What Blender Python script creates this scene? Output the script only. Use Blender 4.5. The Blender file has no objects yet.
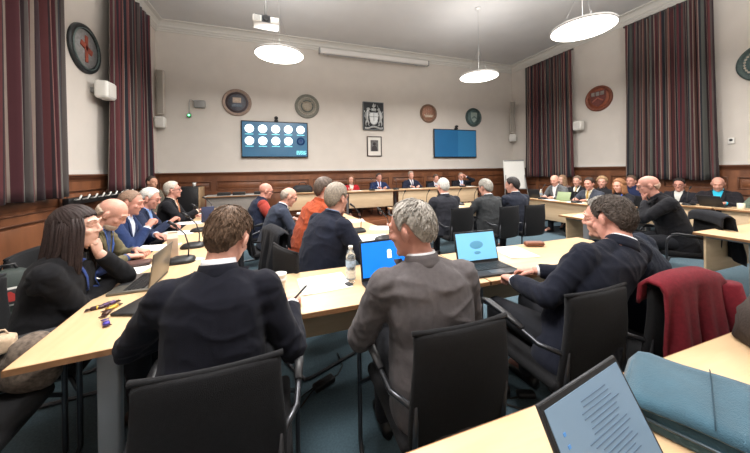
import bpy, bmesh, math, random
import numpy as np
from mathutils import Vector, Matrix, Euler
random.seed(7); np.random.seed(7)
PI = math.pi
SC = bpy.context.scene
COL = SC.collection
def R(d): return math.radians(d)

# ------------------------------------------------------------------ camera
F = 280.0; CX = 375.0; HY = 170.0; ROLL = 0.0147; CAMZ = 1.44; YAW = R(18.7)
FW = Vector((math.sin(YAW), math.cos(YAW), 0)); RT = Vector((math.cos(YAW), -math.sin(YAW), 0))
def ray(px, py):
    dx, dy = px - CX, py - HY
    u, v = dx - ROLL * dy, dy + ROLL * dx
    return FW + RT * (u / F) + Vector((0, 0, -v / F))
def at(px, py, d): return Vector((0, 0, CAMZ)) + ray(px, py) * d
def at_z(px, py, z):
    r = ray(px, py); return Vector((0, 0, CAMZ)) + r * ((z - CAMZ) / r.z)
def at_y(px, py, y):
    r = ray(px, py); return Vector((0, 0, CAMZ)) + r * (y / r.y)
def at_x(px, py, x):
    r = ray(px, py); return Vector((0, 0, CAMZ)) + r * (x / r.x)
cam = bpy.data.cameras.new('camera'); cam.lens = F / 750 * 36; cam.sensor_width = 36; cam.sensor_fit = 'HORIZONTAL'
cam.shift_y = -(226.5 - HY) / 750; cam.clip_start = 0.02; cam.clip_end = 60
co = bpy.data.objects.new('camera', cam); COL.objects.link(co)
co.matrix_world = Matrix.Translation((0, 0, CAMZ)) @ (Matrix.Rotation(-YAW, 4, 'Z') @ Matrix.Rotation(PI / 2, 4, 'X') @ Matrix.Rotation(-ROLL, 4, 'Z'))
SC.camera = co

# ------------------------------------------------------------------ materials
def lin(c):
    return tuple(((x / 255) / 12.92 if x / 255 <= .04045 else ((x / 255 + .055) / 1.055) ** 2.4) for x in c) + (1,)
MATS = {}
def nodes(name):
    m = bpy.data.materials.new(name); m.use_nodes = True
    nt = m.node_tree; b = nt.nodes['Principled BSDF']
    return m, nt, b
def mat(name, rgb, rough=.6, metal=0, noise=0.0, nscale=20, bump=0.0, bscale=200, sheen=0, coat=0, spec=.5, stretch=None, emit=0, trans=0, alpha=1):
    if name in MATS: return MATS[name]
    m, nt, b = nodes(name); N = nt.nodes; Lk = nt.links
    c = lin(rgb)
    b.inputs['Base Color'].default_value = c; b.inputs['Roughness'].default_value = rough; b.inputs['Metallic'].default_value = metal
    b.inputs['Specular IOR Level'].default_value = spec
    if sheen: b.inputs['Sheen Weight'].default_value = sheen; b.inputs['Sheen Roughness'].default_value = .5
    if coat: b.inputs['Coat Weight'].default_value = coat
    if trans: b.inputs['Transmission Weight'].default_value = trans
    if alpha < 1: b.inputs['Alpha'].default_value = alpha
    if emit:
        b.inputs['Emission Color'].default_value = c; b.inputs['Emission Strength'].default_value = emit
    if noise or bump:
        tc = N.new('ShaderNodeTexCoord'); mp = N.new('ShaderNodeMapping'); Lk.new(tc.outputs['Object'], mp.inputs['Vector'])
        if stretch: mp.inputs['Scale'].default_value = stretch
    if noise:
        nz = N.new('ShaderNodeTexNoise'); nz.inputs['Scale'].default_value = nscale; nz.inputs['Detail'].default_value = 5
        Lk.new(mp.outputs['Vector'], nz.inputs['Vector'])
        rp = N.new('ShaderNodeValToRGB'); rp.color_ramp.elements[0].position = .3; rp.color_ramp.elements[1].position = .7
        rp.color_ramp.elements[0].color = tuple(x * (1 - noise) for x in c[:3]) + (1,)
        rp.color_ramp.elements[1].color = tuple(min(1, x * (1 + noise)) for x in c[:3]) + (1,)
        Lk.new(nz.outputs['Fac'], rp.inputs['Fac']); Lk.new(rp.outputs['Color'], b.inputs['Base Color'])
        if emit: Lk.new(rp.outputs['Color'], b.inputs['Emission Color'])
    if bump:
        n2 = N.new('ShaderNodeTexNoise'); n2.inputs['Scale'].default_value = bscale; n2.inputs['Detail'].default_value = 3
        Lk.new(mp.outputs['Vector'], n2.inputs['Vector'])
        bp = N.new('ShaderNodeBump'); bp.inputs['Strength'].default_value = bump; bp.inputs['Distance'].default_value = .004
        Lk.new(n2.outputs['Fac'], bp.inputs['Height']); Lk.new(bp.outputs['Normal'], b.inputs['Normal'])
    MATS[name] = m; return m
def wood(name, rgb, rgb2, scale=6, stretch=(1, 12, 12), rough=.45, coat=0):
    if name in MATS: return MATS[name]
    m, nt, b = nodes(name); N = nt.nodes; Lk = nt.links
    tc = N.new('ShaderNodeTexCoord'); mp = N.new('ShaderNodeMapping'); mp.inputs['Scale'].default_value = stretch
    Lk.new(tc.outputs['Object'], mp.inputs['Vector'])
    nz = N.new('ShaderNodeTexNoise'); nz.inputs['Scale'].default_value = scale; nz.inputs['Detail'].default_value = 6; nz.inputs['Distortion'].default_value = .6
    Lk.new(mp.outputs['Vector'], nz.inputs['Vector'])
    rp = N.new('ShaderNodeValToRGB'); rp.color_ramp.elements[0].position = .28; rp.color_ramp.elements[1].position = .72
    rp.color_ramp.elements[0].color = lin(rgb2); rp.color_ramp.elements[1].color = lin(rgb)
    Lk.new(nz.outputs['Fac'], rp.inputs['Fac']); Lk.new(rp.outputs['Color'], b.inputs['Base Color'])
    b.inputs['Roughness'].default_value = rough
    if coat: b.inputs['Coat Weight'].default_value = coat; b.inputs['Coat Roughness'].default_value = .3
    MATS[name] = m; return m
def cloth(name, rgb, noise=.12, rough=.92, sheen=.04):
    return mat(name, rgb, rough, 0, noise, 60, .35, 420, sheen, spec=.2)

# ------------------------------------------------------------------ mesh builder
def frame_from(z, up=Vector((0, 0, 1))):
    z = z.normalized()
    if abs(z.dot(up)) > .98: up = Vector((0, 1, 0))
    x = up.cross(z).normalized(); y = z.cross(x)
    return x, y
class MB:
    def __init__(s): s.v = []; s.f = []; s.m = []; s.cur = 0; s.sm = []; s.smooth = True
    def add(s, vs, fs, M=None):
        o = len(s.v)
        if M is not None: vs = [M @ Vector(p) for p in vs]
        s.v += [tuple(p) for p in vs]
        s.f += [tuple(i + o for i in f) for f in fs]; s.m += [s.cur] * len(fs); s.sm += [s.smooth] * len(fs)
    def box(s, c, d, M=None, bev=0.0, seg=2):
        sm, s.smooth = s.smooth, False
        x, y, z = d[0] / 2, d[1] / 2, d[2] / 2
        if bev:
            bm = bmesh.new(); bmesh.ops.create_cube(bm, size=1)
            for q in bm.verts: q.co = Vector((q.co.x * d[0], q.co.y * d[1], q.co.z * d[2]))
            bmesh.ops.bevel(bm, geom=bm.edges[:], offset=min(bev, min(d) * .49), segments=seg, affect='EDGES', profile=.5)
            bm.verts.index_update(); s.smooth = sm
            s.add([q.co + Vector(c) for q in bm.verts], [[q.index for q in f.verts] for f in bm.faces], M); bm.free()
        else:
            vs = [(c[0] + i * x, c[1] + j * y, c[2] + k * z) for i in (-1, 1) for j in (-1, 1) for k in (-1, 1)]
            s.add(vs, [(0, 1, 3, 2), (4, 6, 7, 5), (0, 4, 5, 1), (2, 3, 7, 6), (0, 2, 6, 4), (1, 5, 7, 3)], M)
        s.smooth = sm
    def ell(s, c, r, nu=16, nv=10, M=None):
        vs = []; fs = []
        for j in range(1, nv):
            t = PI * j / nv
            for i in range(nu):
                a = 2 * PI * i / nu
                vs.append((c[0] + r[0] * math.sin(t) * math.cos(a), c[1] + r[1] * math.sin(t) * math.sin(a), c[2] + r[2] * math.cos(t)))
        n = len(vs); vs += [(c[0], c[1], c[2] + r[2]), (c[0], c[1], c[2] - r[2])]
        for j in range(nv - 2):
            for i in range(nu):
                k = (i + 1) % nu
                fs.append((j * nu + i, (j + 1) * nu + i, (j + 1) * nu + k, j * nu + k))
        for i in range(nu):
            k = (i + 1) % nu
            fs.append((n, i, k)); fs.append((n + 1, (nv - 2) * nu + k, (nv - 2) * nu + i))
        s.add(vs, fs, M)
    def rings(s, rings, caps=True):
        n = len(rings[0]); vs = [p for r in rings for p in r]; fs = []
        for j in range(len(rings) - 1):
            for i in range(n):
                k = (i + 1) % n
                fs.append((j * n + i, j * n + k, (j + 1) * n + k, (j + 1) * n + i))
        if caps:
            fs.append(tuple(range(n - 1, -1, -1))); fs.append(tuple((len(rings) - 1) * n + i for i in range(n)))
        s.add(vs, fs)
    def tube(s, pts, rad, n=10, M=None, flat=1.0, up=Vector((0, 0, 1))):
        pts = [Vector(p) for p in pts]
        if not hasattr(rad, '__len__'): rad = [rad] * len(pts)
        rg = []; px = None
        for i, p in enumerate(pts):
            t = (pts[min(i + 1, len(pts) - 1)] - pts[max(i - 1, 0)])
            if t.length < 1e-9: t = Vector((0, 0, 1))
            t.normalize()
            if px is None: x, y = frame_from(t, up)
            else:
                x = px - t * px.dot(t)
                x = x.normalized() if x.length > 1e-6 else frame_from(t, up)[0]
                y = t.cross(x)
            px = x
            r = rad[i]
            ring = [p + x * (r * math.cos(2 * PI * k / n)) + y * (r * flat * math.sin(2 * PI * k / n)) for k in range(n)]
            rg.append([M @ q for q in ring] if M is not None else ring)
        s.rings(rg)
    def caps(s, pts, rad, n=10, M=None):
        s.tube(pts, rad, n, M)
        if not hasattr(rad, '__len__'): rad = [rad] * len(pts)
        for i in (0, -1): s.ell(Vector(pts[i]), (rad[i],) * 3, n, max(4, n // 2), M)
    def lathe(s, prof, n=24, M=None, caps=True):
        rg = [[Vector((r * math.cos(2 * PI * k / n), r * math.sin(2 * PI * k / n), z)) for k in range(n)] for r, z in prof]
        if M is not None: rg = [[M @ p for p in r] for r in rg]
        s.rings(rg, caps)
    def prism(s, poly, z0, z1, M=None):
        n = len(poly); sm, s.smooth = s.smooth, False
        vs = [(p[0], p[1], z0) for p in poly] + [(p[0], p[1], z1) for p in poly]
        fs = [tuple(range(n - 1, -1, -1)), tuple(range(n, 2 * n))] + [(i, (i + 1) % n, n + (i + 1) % n, n + i) for i in range(n)]
        s.add(vs, fs, M); s.smooth = sm
    def grid(s, P, closed=False):
        h = len(P); w = len(P[0]); fs = []
        for j in range(h - 1):
            for i in range(w if closed else w - 1):
                k = (i + 1) % w
                fs.append((j * w + i, j * w + k, (j + 1) * w + k, (j + 1) * w + i))
        s.add([p for r in P for p in r], fs)
    def sheet(s, P, th, nrm=None):
        """grid with thickness"""
        h = len(P); w = len(P[0]); P = [[Vector(p) for p in r] for r in P]
        Nn = []
        for j in range(h):
            row = []
            for i in range(w):
                a = P[j][min(i + 1, w - 1)] - P[j][max(i - 1, 0)]; b = P[min(j + 1, h - 1)][i] - P[max(j - 1, 0)][i]
                q = a.cross(b); row.append(q.normalized() if q.length > 1e-12 else Vector((0, 0, 1)))
            Nn.append(row)
        A = [P[j][i] + Nn[j][i] * th / 2 for j in range(h) for i in range(w)]; B = [P[j][i] - Nn[j][i] * th / 2 for j in range(h) for i in range(w)]
        n = h * w; fs = []
        for j in range(h - 1):
            for i in range(w - 1):
                q = (j * w + i, j * w + i + 1, (j + 1) * w + i + 1, (j + 1) * w + i)
                fs.append(q); fs.append(tuple(n + k for k in reversed(q)))
        for i in range(w - 1):
            fs.append((i + 1, i, n + i, n + i + 1)); b = (h - 1) * w; fs.append((b + i, b + i + 1, n + b + i + 1, n + b + i))
        for j in range(h - 1):
            fs.append((j * w, (j + 1) * w, n + (j + 1) * w, n + j * w)); e = w - 1
            fs.append(((j + 1) * w + e, j * w + e, n + j * w + e, n + (j + 1) * w + e))
        s.add(A + B, fs)
    def mesh(s, name):
        me = bpy.data.meshes.new(name); me.from_pydata(s.v, [], s.f); me.validate()
        if len(me.polygons) == len(s.m):
            me.polygons.foreach_set('material_index', s.m); me.polygons.foreach_set('use_smooth', s.sm)
        me.update(); return me
    def build(s, name, mats, parent=None, M=None):
        me = s.mesh(name)
        return link(name, me, mats, parent, M)
def link(name, me, mats, parent=None, M=None):
    if not isinstance(mats, (list, tuple)): mats = [mats]
    me.materials.clear()
    for m in mats: me.materials.append(m)
    o = bpy.data.objects.new(name, me); COL.objects.link(o)
    if parent is not None: o.parent = parent
    if M is not None: o.matrix_local = M
    return o
def tag(o, label, cat, group=None, kind=None):
    if label: o['label'] = label
    if cat: o['category'] = cat
    if group: o['group'] = group
    if kind: o['kind'] = kind
    return o
def thing(name, label, cat, loc=(0, 0, 0), rz=0.0, group=None):
    o = bpy.data.objects.new(name, None); COL.objects.link(o); o.location = loc; o.rotation_euler = (0, 0, rz); o.empty_display_size = .05
    return tag(o, label, cat, group)
def dup(root, loc, rz, label, group=None):
    r = root.copy(); COL.objects.link(r); r.location = loc; r.rotation_euler = (0, 0, rz); r['label'] = label
    if group: r['group'] = group
    def kids(a, b):
        for ch in [c for c in bpy.data.objects if c.parent == a]:
            c = ch.copy(); COL.objects.link(c); c.parent = b; kids(ch, c)
    kids(root, r); return r
def struct(name, mb, mats): o = mb.build(name, mats); o['kind'] = 'structure'; return o
def trs(loc, rz=0, rx=0, ry=0): return Matrix.Translation(loc) @ Euler((rx, ry, rz)).to_matrix().to_4x4()

# numpy value noise
def vnoise(p):
    p = np.asarray(p, float); i = np.floor(p); f = p - i; f = f * f * (3 - 2 * f)
    def h(a):
        q = np.sin(a[:, 0] * 127.1 + a[:, 1] * 311.7 + a[:, 2] * 74.7) * 43758.5453
        return q - np.floor(q)
    r = 0
    for dx in (0, 1):
        for dy in (0, 1):
            for dz in (0, 1):
                w = (f[:, 0] if dx else 1 - f[:, 0]) * (f[:, 1] if dy else 1 - f[:, 1]) * (f[:, 2] if dz else 1 - f[:, 2])
                r = r + w * h(i + np.array([dx, dy, dz]))
    return r
def remesh(mb, voxel, smooth=3):
    me = bpy.data.meshes.new('tmp'); me.from_pydata(mb.v, [], mb.f); me.update()
    o = bpy.data.objects.new('tmp', me); COL.objects.link(o)
    r = o.modifiers.new('r', 'REMESH'); r.mode = 'VOXEL'; r.voxel_size = voxel
    if smooth:
        q = o.modifiers.new('s', 'SMOOTH'); q.iterations = smooth; q.factor = .5
    dg = bpy.context.evaluated_depsgraph_get()
    out = bpy.data.meshes.new_from_object(o.evaluated_get(dg))
    bpy.data.objects.remove(o); bpy.data.meshes.remove(me)
    out.polygons.foreach_set('use_smooth', [True] * len(out.polygons))
    return out
def get_co(me):
    a = np.empty(len(me.vertices) * 3); me.vertices.foreach_get('co', a); return a.reshape(-1, 3)
def get_no(me):
    a = np.empty(len(me.vertices) * 3); me.vertex_normals.foreach_get('vector', a); return a.reshape(-1, 3)
def set_co(me, a): me.vertices.foreach_set('co', np.ascontiguousarray(a).ravel()); me.update()
# ------------------------------------------------------------------ people
from mathutils.bvhtree import BVHTree
SKIN = {'pale': (208, 164, 146), 'pink': (202, 150, 132), 'warm': (190, 142, 118), 'red': (192, 138, 122), 'dark': (106, 76, 62)}
def skin_mat(k):
    return mat('skin_' + k, SKIN[k], .5, 0, .07, 30, .15, 160, spec=.35)
EYEW = mat('eye_white', (215, 210, 205), .3); EYED = mat('eye_iris', (40, 30, 26), .2); SHOE = mat('shoe_leather', (18, 17, 17), .35)
def smooth01(x): x = np.clip(x, 0, 1); return x * x * (3 - 2 * x)

def make_hand(mb, W, d, n, side, curl=.4, sc=1.0, seg=8):
    d = d.normalized(); n = (n - d * n.dot(d)).normalized()
    t = d.cross(n) * (1 if side > 0 else -1)
    P = lambda a, b, c: W + (d * a + t * b + n * c) * sc
    rg = []
    for a, w, th in ((-.03, .024, .02), (0, .026, .019), (.03, .036, .019), (.06, .041, .016), (.088, .039, .012), (.094, .03, .006)):
        rg.append([P(a, w * math.cos(2 * PI * k / 14), th * math.sin(2 * PI * k / 14) + .002) for k in range(14)])
    mb.rings(rg)
    for i, (off, ln) in enumerate(((.029, .070), (.0095, .080), (-.0095, .074), (-.028, .058))):
        p = P(.078, off, 0); a = 0; pts = [p - d * .02 * sc, p]; fan = off * .25
        for q, (fr, bend) in enumerate(((.45, 60), (.32, 75), (.23, 45))):
            a += R(bend) * (curl + .04 * i)
            dr = d * math.cos(a) + n * math.sin(a) + t * fan
            pts.append(pts[-1] + dr.normalized() * ln * fr * sc)
        mb.caps(pts, [.0095 * sc, .0092 * sc, .0086 * sc, .0078 * sc, .0066 * sc], seg)
    p0 = P(.012, .022, .004); p1 = P(.04, .046, .010); p2 = P(.068, .052 - .02 * curl, .016 + .02 * curl); p3 = P(.092, .050 - .035 * curl, .020 + .03 * curl)
    mb.caps([p0, p1, p2, p3], [.014 * sc, .0125 * sc, .0098 * sc, .0078 * sc], seg)

HAIRLINE = [(0, .083), (35, .078), (55, .055), (72, .012), (82, .0), (92, .032), (108, .03), (122, -.02), (145, -.062), (180, -.078)]
def hair_mesh(H, Hrot, style, near, seed=0):
    """closed shell grown from the skull; where no hair grows it dips below the scalp"""
    nu, nv = (150, 100) if near == 2 else ((72, 48) if near == 1 else (36, 24))
    c = np.array([0, -.014, .02]); r = np.array([.0775, .0985, .1035])
    th = np.linspace(0, PI, nv + 1)[1:-1]; ph = np.arange(nu) * 2 * PI / nu
    T, Ph = np.meshgrid(th, ph, indexing='ij')
    D = np.stack([np.sin(T) * np.cos(Ph), np.sin(T) * np.sin(Ph), np.cos(T)], -1).reshape(-1, 3)
    D = np.vstack([D, [[0, 0, 1], [0, 0, -1]]])
    B = c + D * r
    az = np.degrees(np.abs(np.arctan2(B[:, 0], B[:, 1])))
    hl = np.array(HAIRLINE); zm = np.interp(az, hl[:, 0], hl[:, 1])
    top, sides, amp, fr = style.get('top', .02), style.get('side', .010), style.get('amp', .006), style.get('freq', 16)
    rec = style.get('recede', 0)
    zm = zm - style.get('low', 0) * np.clip((100 - az) / 30, 0, 1)
    if rec: zm = zm + rec * np.clip(1 - az / 80, 0, 1)
    zm = zm + style.get('nape', 0) * np.clip((az - 110) / 60, 0, 1)
    w = .016
    jag = (vnoise(D * 30 + seed) - .5) * .012
    mask = smooth01((B[:, 2] - zm + jag) / w)
    if rec > .05: mask *= smooth01((.055 - B[:, 1] + rec * 0) / .03 + (B[:, 2] < .06))
    up = np.clip((B[:, 2] - .03) / .07, 0, 1)
    thick = sides + (top - sides) * up
    if style.get('bald') is not None:
        zt = style.get('bald'); mask *= smooth01((zt + .03 * np.clip((az - 90) / 90, 0, 1) - B[:, 2] + jag) / .02) * smooth01((az - 70) / 12)
        thick = sides * np.ones(len(B))
    cd = np.array([.12 * style.get('part', 0), -.5, .85]); cd = cd / np.linalg.norm(cd)
    rho = np.arccos(np.clip(D @ cd, -1, 1)); e1 = np.cross(cd, [0, 0, 1.]); e1 /= np.linalg.norm(e1); e2 = np.cross(cd, e1)
    fi = np.arctan2(D @ e1, D @ e2)
    if style.get('curly'):
        nz = vnoise(D * fr + seed) * .6 + vnoise(D * fr * 2.1 + seed + 9) * .4
        nz = 1 - np.abs(2 * nz - 1)
    else:
        q = np.stack([np.cos(fi) * fr * .8, np.sin(fi) * fr * .8, rho * 2.2 + seed], -1)
        q2 = np.stack([np.cos(fi) * fr * 2.4, np.sin(fi) * fr * 2.4, rho * 4 + seed + 5], -1)
        nz = .6 * vnoise(q) + .4 * vnoise(q2)
    off = (thick + amp * (nz - .5) * 2) * mask - .016 * (1 - mask)
    if style.get('quiff'): off += style['quiff'] * mask * up * np.clip(B[:, 1] / .06, 0, 1)
    nrm = D / r; nrm /= np.linalg.norm(nrm, axis=1)[:, None]
    V = B + nrm * off[:, None]
    V = [H + Hrot @ Vector(p) for p in V]
    mb = MB(); fs = []; n = (nv - 1) * nu
    for j in range(nv - 2):
        for i in range(nu):
            k = (i + 1) % nu; fs.append((j * nu + i, (j + 1) * nu + i, (j + 1) * nu + k, j * nu + k))
    for i in range(nu):
        k = (i + 1) % nu; fs.append((n, i, k)); fs.append((n + 1, (nv - 2) * nu + k, (nv - 2) * nu + i))
    mb.add(V, fs)
    if near == 2 and style.get('tufts', 260):      # loose locks lifted off the shell
        rnd = random.Random(seed + 3); e1v, e2v, cv = Vector(e1), Vector(e2), Vector(cd); cnt = style.get('tufts', 260)
        for _ in range(cnt):
            f = rnd.uniform(0, 2 * PI); r0 = rnd.uniform(.1, 1.5); pts = []
            ok = True
            for q in range(5):
                rr = r0 + q * rnd.uniform(.07, .1); ff = f + .05 * q * rnd.uniform(-1, 1)
                dv = cv * math.cos(rr) + (e2v * math.cos(ff) + e1v * math.sin(ff)) * math.sin(rr)
                b = Vector((c[0] + dv.x * r[0], c[1] + dv.y * r[1], c[2] + dv.z * r[2]))
                a_ = math.degrees(abs(math.atan2(b.x, b.y))); z_ = np.interp(a_, hl[:, 0], hl[:, 1]) + (rec * max(0, 1 - a_ / 80))
                if b.z < z_ + .008: ok = False; break
                tk = sides + (top - sides) * min(1, max(0, (b.z - .03) / .07))
                pts.append(b + dv * (tk + amp * .8 + rnd.uniform(-.001, .003)))
            if ok: mb.tube([H + Hrot @ p for p in pts], [.0012, .003, .0034, .0026, .0008], 5, flat=.5)
    if style.get('long'):                           # hair hanging past the shoulders
        rnd = random.Random(5)
        for k in range(300):
            a = R(rnd.uniform(50, 310)) if k > 90 else R(rnd.choice((1, -1)) * rnd.uniform(48, 75))
            x, y = math.sin(a), math.cos(a); rr = rnd.uniform(.86, 1.06); ln = style['long'] * rnd.uniform(.75, 1)
            pts = [(x * .075 * rr, y * .098 * rr - .012, .06), (x * .088 * rr, y * .108 * rr - .012, -.0), (x * .094 * rr, y * .112 * rr - .018, -.10), (x * .10 * rr, y * .11 * rr - .02 - .02 * (y < 0), -.10 - ln * .4), (x * .105 * rr, y * .10 * rr - .035, -.10 - ln)]
            pts = [Vector((p[0] + rnd.uniform(-.004, .004), p[1] + rnd.uniform(-.004, .004), p[2])) for p in pts]
            yaw_only = Matrix.Rotation(Hrot.to_euler('ZXY').z, 3, 'Z')
            w_ = [0, .2, .6, .9, 1]
            mb.tube([H + (Hrot @ p) * (1 - w_[i]) + (yaw_only @ p) * w_[i] for i, p in enumerate(pts)], [.007, .008, .008, .006, .002], 6)
    return mb.mesh('hair')

HEADS = []
def person(who, label, head, face, lean=8, side=0, hd=(0, 8, 0), skin='pink', hair=None, haircol=(60, 45, 38), top='suit', col=(32, 36, 52), shirt=(225, 225, 228), tie=None,
           arms=('table', 'table'), z0=0.0, seat=.46, fat=0.0, wide=1.0, glasses=None, female=False, twist=0, legcol=(30, 31, 36), beard=None, curl=(.45, .45), group=None, shift=(0, 0), lanyard=None, knees=1.0, foldamp=1.0, collar=0.0, sleeves=None):
    Hw = Vector(head) if len(head) == 3 and isinstance(head, Vector) else at(*head)
    dist = Hw.dot(FW); near = 2 if dist < 2.0 else (1 if dist < 3.6 else 0)
    zp = seat + .095
    Rz = Matrix.Rotation(-R(face), 3, 'Z')
    l, sd = R(lean), R(side)
    def dirv(k): return Vector((math.tan(sd * k), math.tan(l * k), 1)).normalized()
    d1, d2, d3 = dirv(.55), dirv(1.0), dirv(1.35)
    Hrot = (Matrix.Rotation(R(hd[0]), 3, 'Z') @ Matrix.Rotation(-R(hd[1]), 3, 'X') @ Matrix.Rotation(R(hd[2]), 3, 'Y'))
    nd = (d3 * .55 + Vector((0, .12, 1)) * .45).normalized()
    def solve(L):
        P = Vector((0, 0, zp)); W = P + d1 * .2 * L; C = W + d2 * .19 * L; N = C + d3 * .14 * L
        return P, W, C, N, N + nd * .036 + Hrot @ Vector((0, .022, .088))
    L = 1.0
    for _ in range(8):
        e = (Hw.z - z0) - solve(L)[4].z
        L += e / .5
    L0 = L; L = max(.80, min(1.12, L))
    if L0 < L or L0 > L: zp = max(.44, zp + (L0 - L) * .5)
    P, W, C, N, H = solve(L)
    O = Hw - Rz @ H; O.z = z0
    if abs((Hw.z - z0) - H.z) > .01 or L < .8 or L > 1.12: print('PERSON', who, 'L=%.2f' % L, 'z=%.2f' % Hw.z, 'miss=%.2f' % ((Hw.z - z0) - H.z))
    HEADS.append((who, O.x, O.y, L))
    U = (N - C).normalized(); tw = R(twist)
    Rx = Vector((math.cos(tw), math.sin(tw), -math.tan(sd) * .22)); Rh = Vector((math.cos(tw), math.sin(tw), .12 * math.tan(sd) if abs(side) > 20 else 0)); Rx = (Rx - U * Rx.dot(U)).normalized(); Fv = U.cross(Rx).normalized(); Rx = (Rx * .15 + Rh * .85).normalized()
    sw = (.160 if female else .176) * wide
    # limbs
    ua, fa = .295 * (.92 if female else 1), .262 * (.92 if female else 1)
    limb = {}
    for s, arm in ((1, arms[1]), (-1, arms[0])):
        S = N - U * .092 + Rx * (s * sw)
        hint = Vector((s * .75, -.35, -.55)); hdir = None; nrm = Vector((0, 0, -1)); cu = curl[0 if s < 0 else 1]
        if arm == 'table': T = Vector((s * .11, .36, .775)); hdir = Vector((-s * .45, .8, -.1))
        elif arm == 'wide': T = Vector((s * .10, .33, .775)); hint = Vector((s * 1.2, .25, -.35)); hdir = Vector((-s * .9, .5, -.05))
        elif arm == 'lap': T = Vector((s * .08, .24, zp + .10)); hdir = Vector((-s * .5, .8, -.1))
        elif arm == 'chin':
            T = H + Hrot @ Vector((s * .035, .075, -.165)); hdir = (H + Hrot @ Vector((s * .005, .075, -.085)) - T); hint = Vector((s * .55, .6, -1)); nrm = Hrot @ Vector((0, -1, .2)); cu = .95
        elif arm == 'up':
            T = H + Hrot @ Vector((s * .14, .06, -.0)); hdir = Hrot @ Vector((-s * .6, -.2, .7)); hint = Vector((s * 1, .5, -.5)); nrm = Hrot @ Vector((-s * .7, -.3, 0)); cu = .4
        else:
            T = arm['at'].copy()
            if arm.get('world'): T = Rz.inverted() @ (T - O)
            hint = Vector(arm.get('hint', hint)); hdir = arm.get('dir'); hdir = Vector(hdir) if hdir is not None else None
            nrm = Vector(arm.get('n', (0, 0, -1))); cu = arm.get('curl', cu)
        v = T - S; dl = min(v.length, (ua + fa) * .985); v.normalize(); T = S + v * dl
        a = (ua * ua - fa * fa + dl * dl) / (2 * dl); h = math.sqrt(max(0, ua * ua - a * a))
        hp = hint - v * hint.dot(v); hp.normalize(); E = S + v * a + hp * h
        if hdir is None: hdir = (T - E)
        limb[s] = (S, E, T, hdir.normalized(), nrm, cu)
    legs = {}
    for s in (1, -1):
        hipj = P + Vector((s * .088, 0, -.01)); K = Vector((s * .13 * knees, .43, zp - .005)); A = Vector((s * .12, .44, .10)); legs[s] = (hipj, K, A)
    # ---------------- body (one continuous surface)
    b = MB(); fr = .75
    def torso(mb, rows, exp=2.4, n=28):
        pl = [P - d1 * .12, P, W, C, N]; tl = [-.12, 0, .2 * L, .39 * L, .53 * L]
        rg = []
        for t, hw, hdp, fo in rows:
            t2 = t * L if t > 0 else t
            k = max(i for i in range(4) if tl[i] <= t2 + 1e-9 or i == 0)
            u = (t2 - tl[k]) / (tl[k + 1] - tl[k]); c0 = pl[k].lerp(pl[k + 1], u) if u <= 1 else N + U * (t2 - tl[4])
            q = min(1, max(0, t / .5)); rx = (Vector((1, 0, 0)) * (1 - q) + Rx * q).normalized()
            dd = (d1 if t < .2 else (d2 if t < .39 else U)); fv = dd.cross(rx).normalized()
            ring = []
            for i in range(n):
                a = 2 * PI * i / n; ca, sa = math.cos(a), math.sin(a)
                x = math.copysign(abs(ca) ** (2 / exp), ca) * hw; y = math.copysign(abs(sa) ** (2 / exp), sa) * hdp
                ring.append(c0 + rx * x + fv * (y + fo))
            rg.append(ring)
        mb.rings(rg)
    torso(b, [(-.1, .15, .10, 0), (.05, .16, .11, 0), (.2, .14, .1, 0), (.35, .155, .10, 0), (.44, .15, .085, 0), (.5, .08, .06, 0), (.53, .055, .05, 0)], n=20)
    nk = .0485 if female else .057
    Hp = lambda x, y, z: H + Hrot @ Vector((x, y, z))
    b.tube([N - U * .06, N + nd * .0, N.lerp(Hp(0, -.015, -.06), .6), Hp(0, -.015, -.03)], [nk * 1.25, nk * 1.08, nk, nk], 16)
    MH = Matrix.Translation(H) @ Hrot.to_4x4()
    for c, r in (((0, -.012, .035), (.076, .098, .086)), ((0, .028, -.03), (.061, .064, .085)), ((0, .034, -.075), (.047, .05, .042)), ((0, .073, -.097), (.022, .018, .018)),
                 ((.038, .064, -.02), (.022, .023, .022)), ((-.038, .064, -.02), (.022, .023, .022)), ((.012, .101, -.026), (.009, .010, .008)), ((-.012, .101, -.026), (.009, .010, .008))):
        b.ell(c, r, 20, 14, MH)
    b.tube([(0, .088, .022), (0, .099, 0), (0, .108, -.02), (0, .101, -.030)], [.008, .0095, .0115, .009], 8, MH)
    b.tube([(-.047, .075, .028), (-.025, .087, .034), (0, .089, .030), (.025, .087, .034), (.047, .075, .028)], .010, 8, MH)
    for s in (1, -1):
        b.ell((0, 0, 0), (.010, .020, .034), 12, 8, MH @ trs((s * .080, -.006, -.006), rz=s * .35, ry=s * .12))
        b.tube([(s * .05, .075, .010), (s * .03, .083, .018), (s * .014, .082, .008)], .006, 6, MH)
    b.tube([(-.024, .080, -.053), (0, .0905, -.051), (.024, .080, -.053)], .0058, 8, MH); b.tube([(-.021, .078, -.063), (0, .089, -.064), (.021, .078, -.063)], .0062, 8, MH)
    if fat: b.ell((0, .02, -.09), (.052 + fat * .008, .05, .032), 16, 10, MH)
    for s in (1, -1):
        S, E, T, hdv, nr, cu = limb[s]
        b.caps([C + Rx * (s * .08), S], [.06, .05], 12); b.caps([S, S.lerp(E, .5), E], [.048, .044, .036], 12); b.caps([E, E.lerp(T, .35), T], [.038, .038, .026], 12)
        hp, K, A = legs[s]; b.caps([hp, K], [.07, .048], 12); b.caps([K, K.lerp(A, .35), A], [.046, .048, .034], 12); b.caps([A, A + Vector((0, .13, -.055))], [.035, .028], 10)
    vox = (.0055, .007, .009)[2 - near]
    bm_ = remesh(b, vox, 3)
    full = MB(); co_ = get_co(bm_); full.v = [tuple(p) for p in co_]
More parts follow.
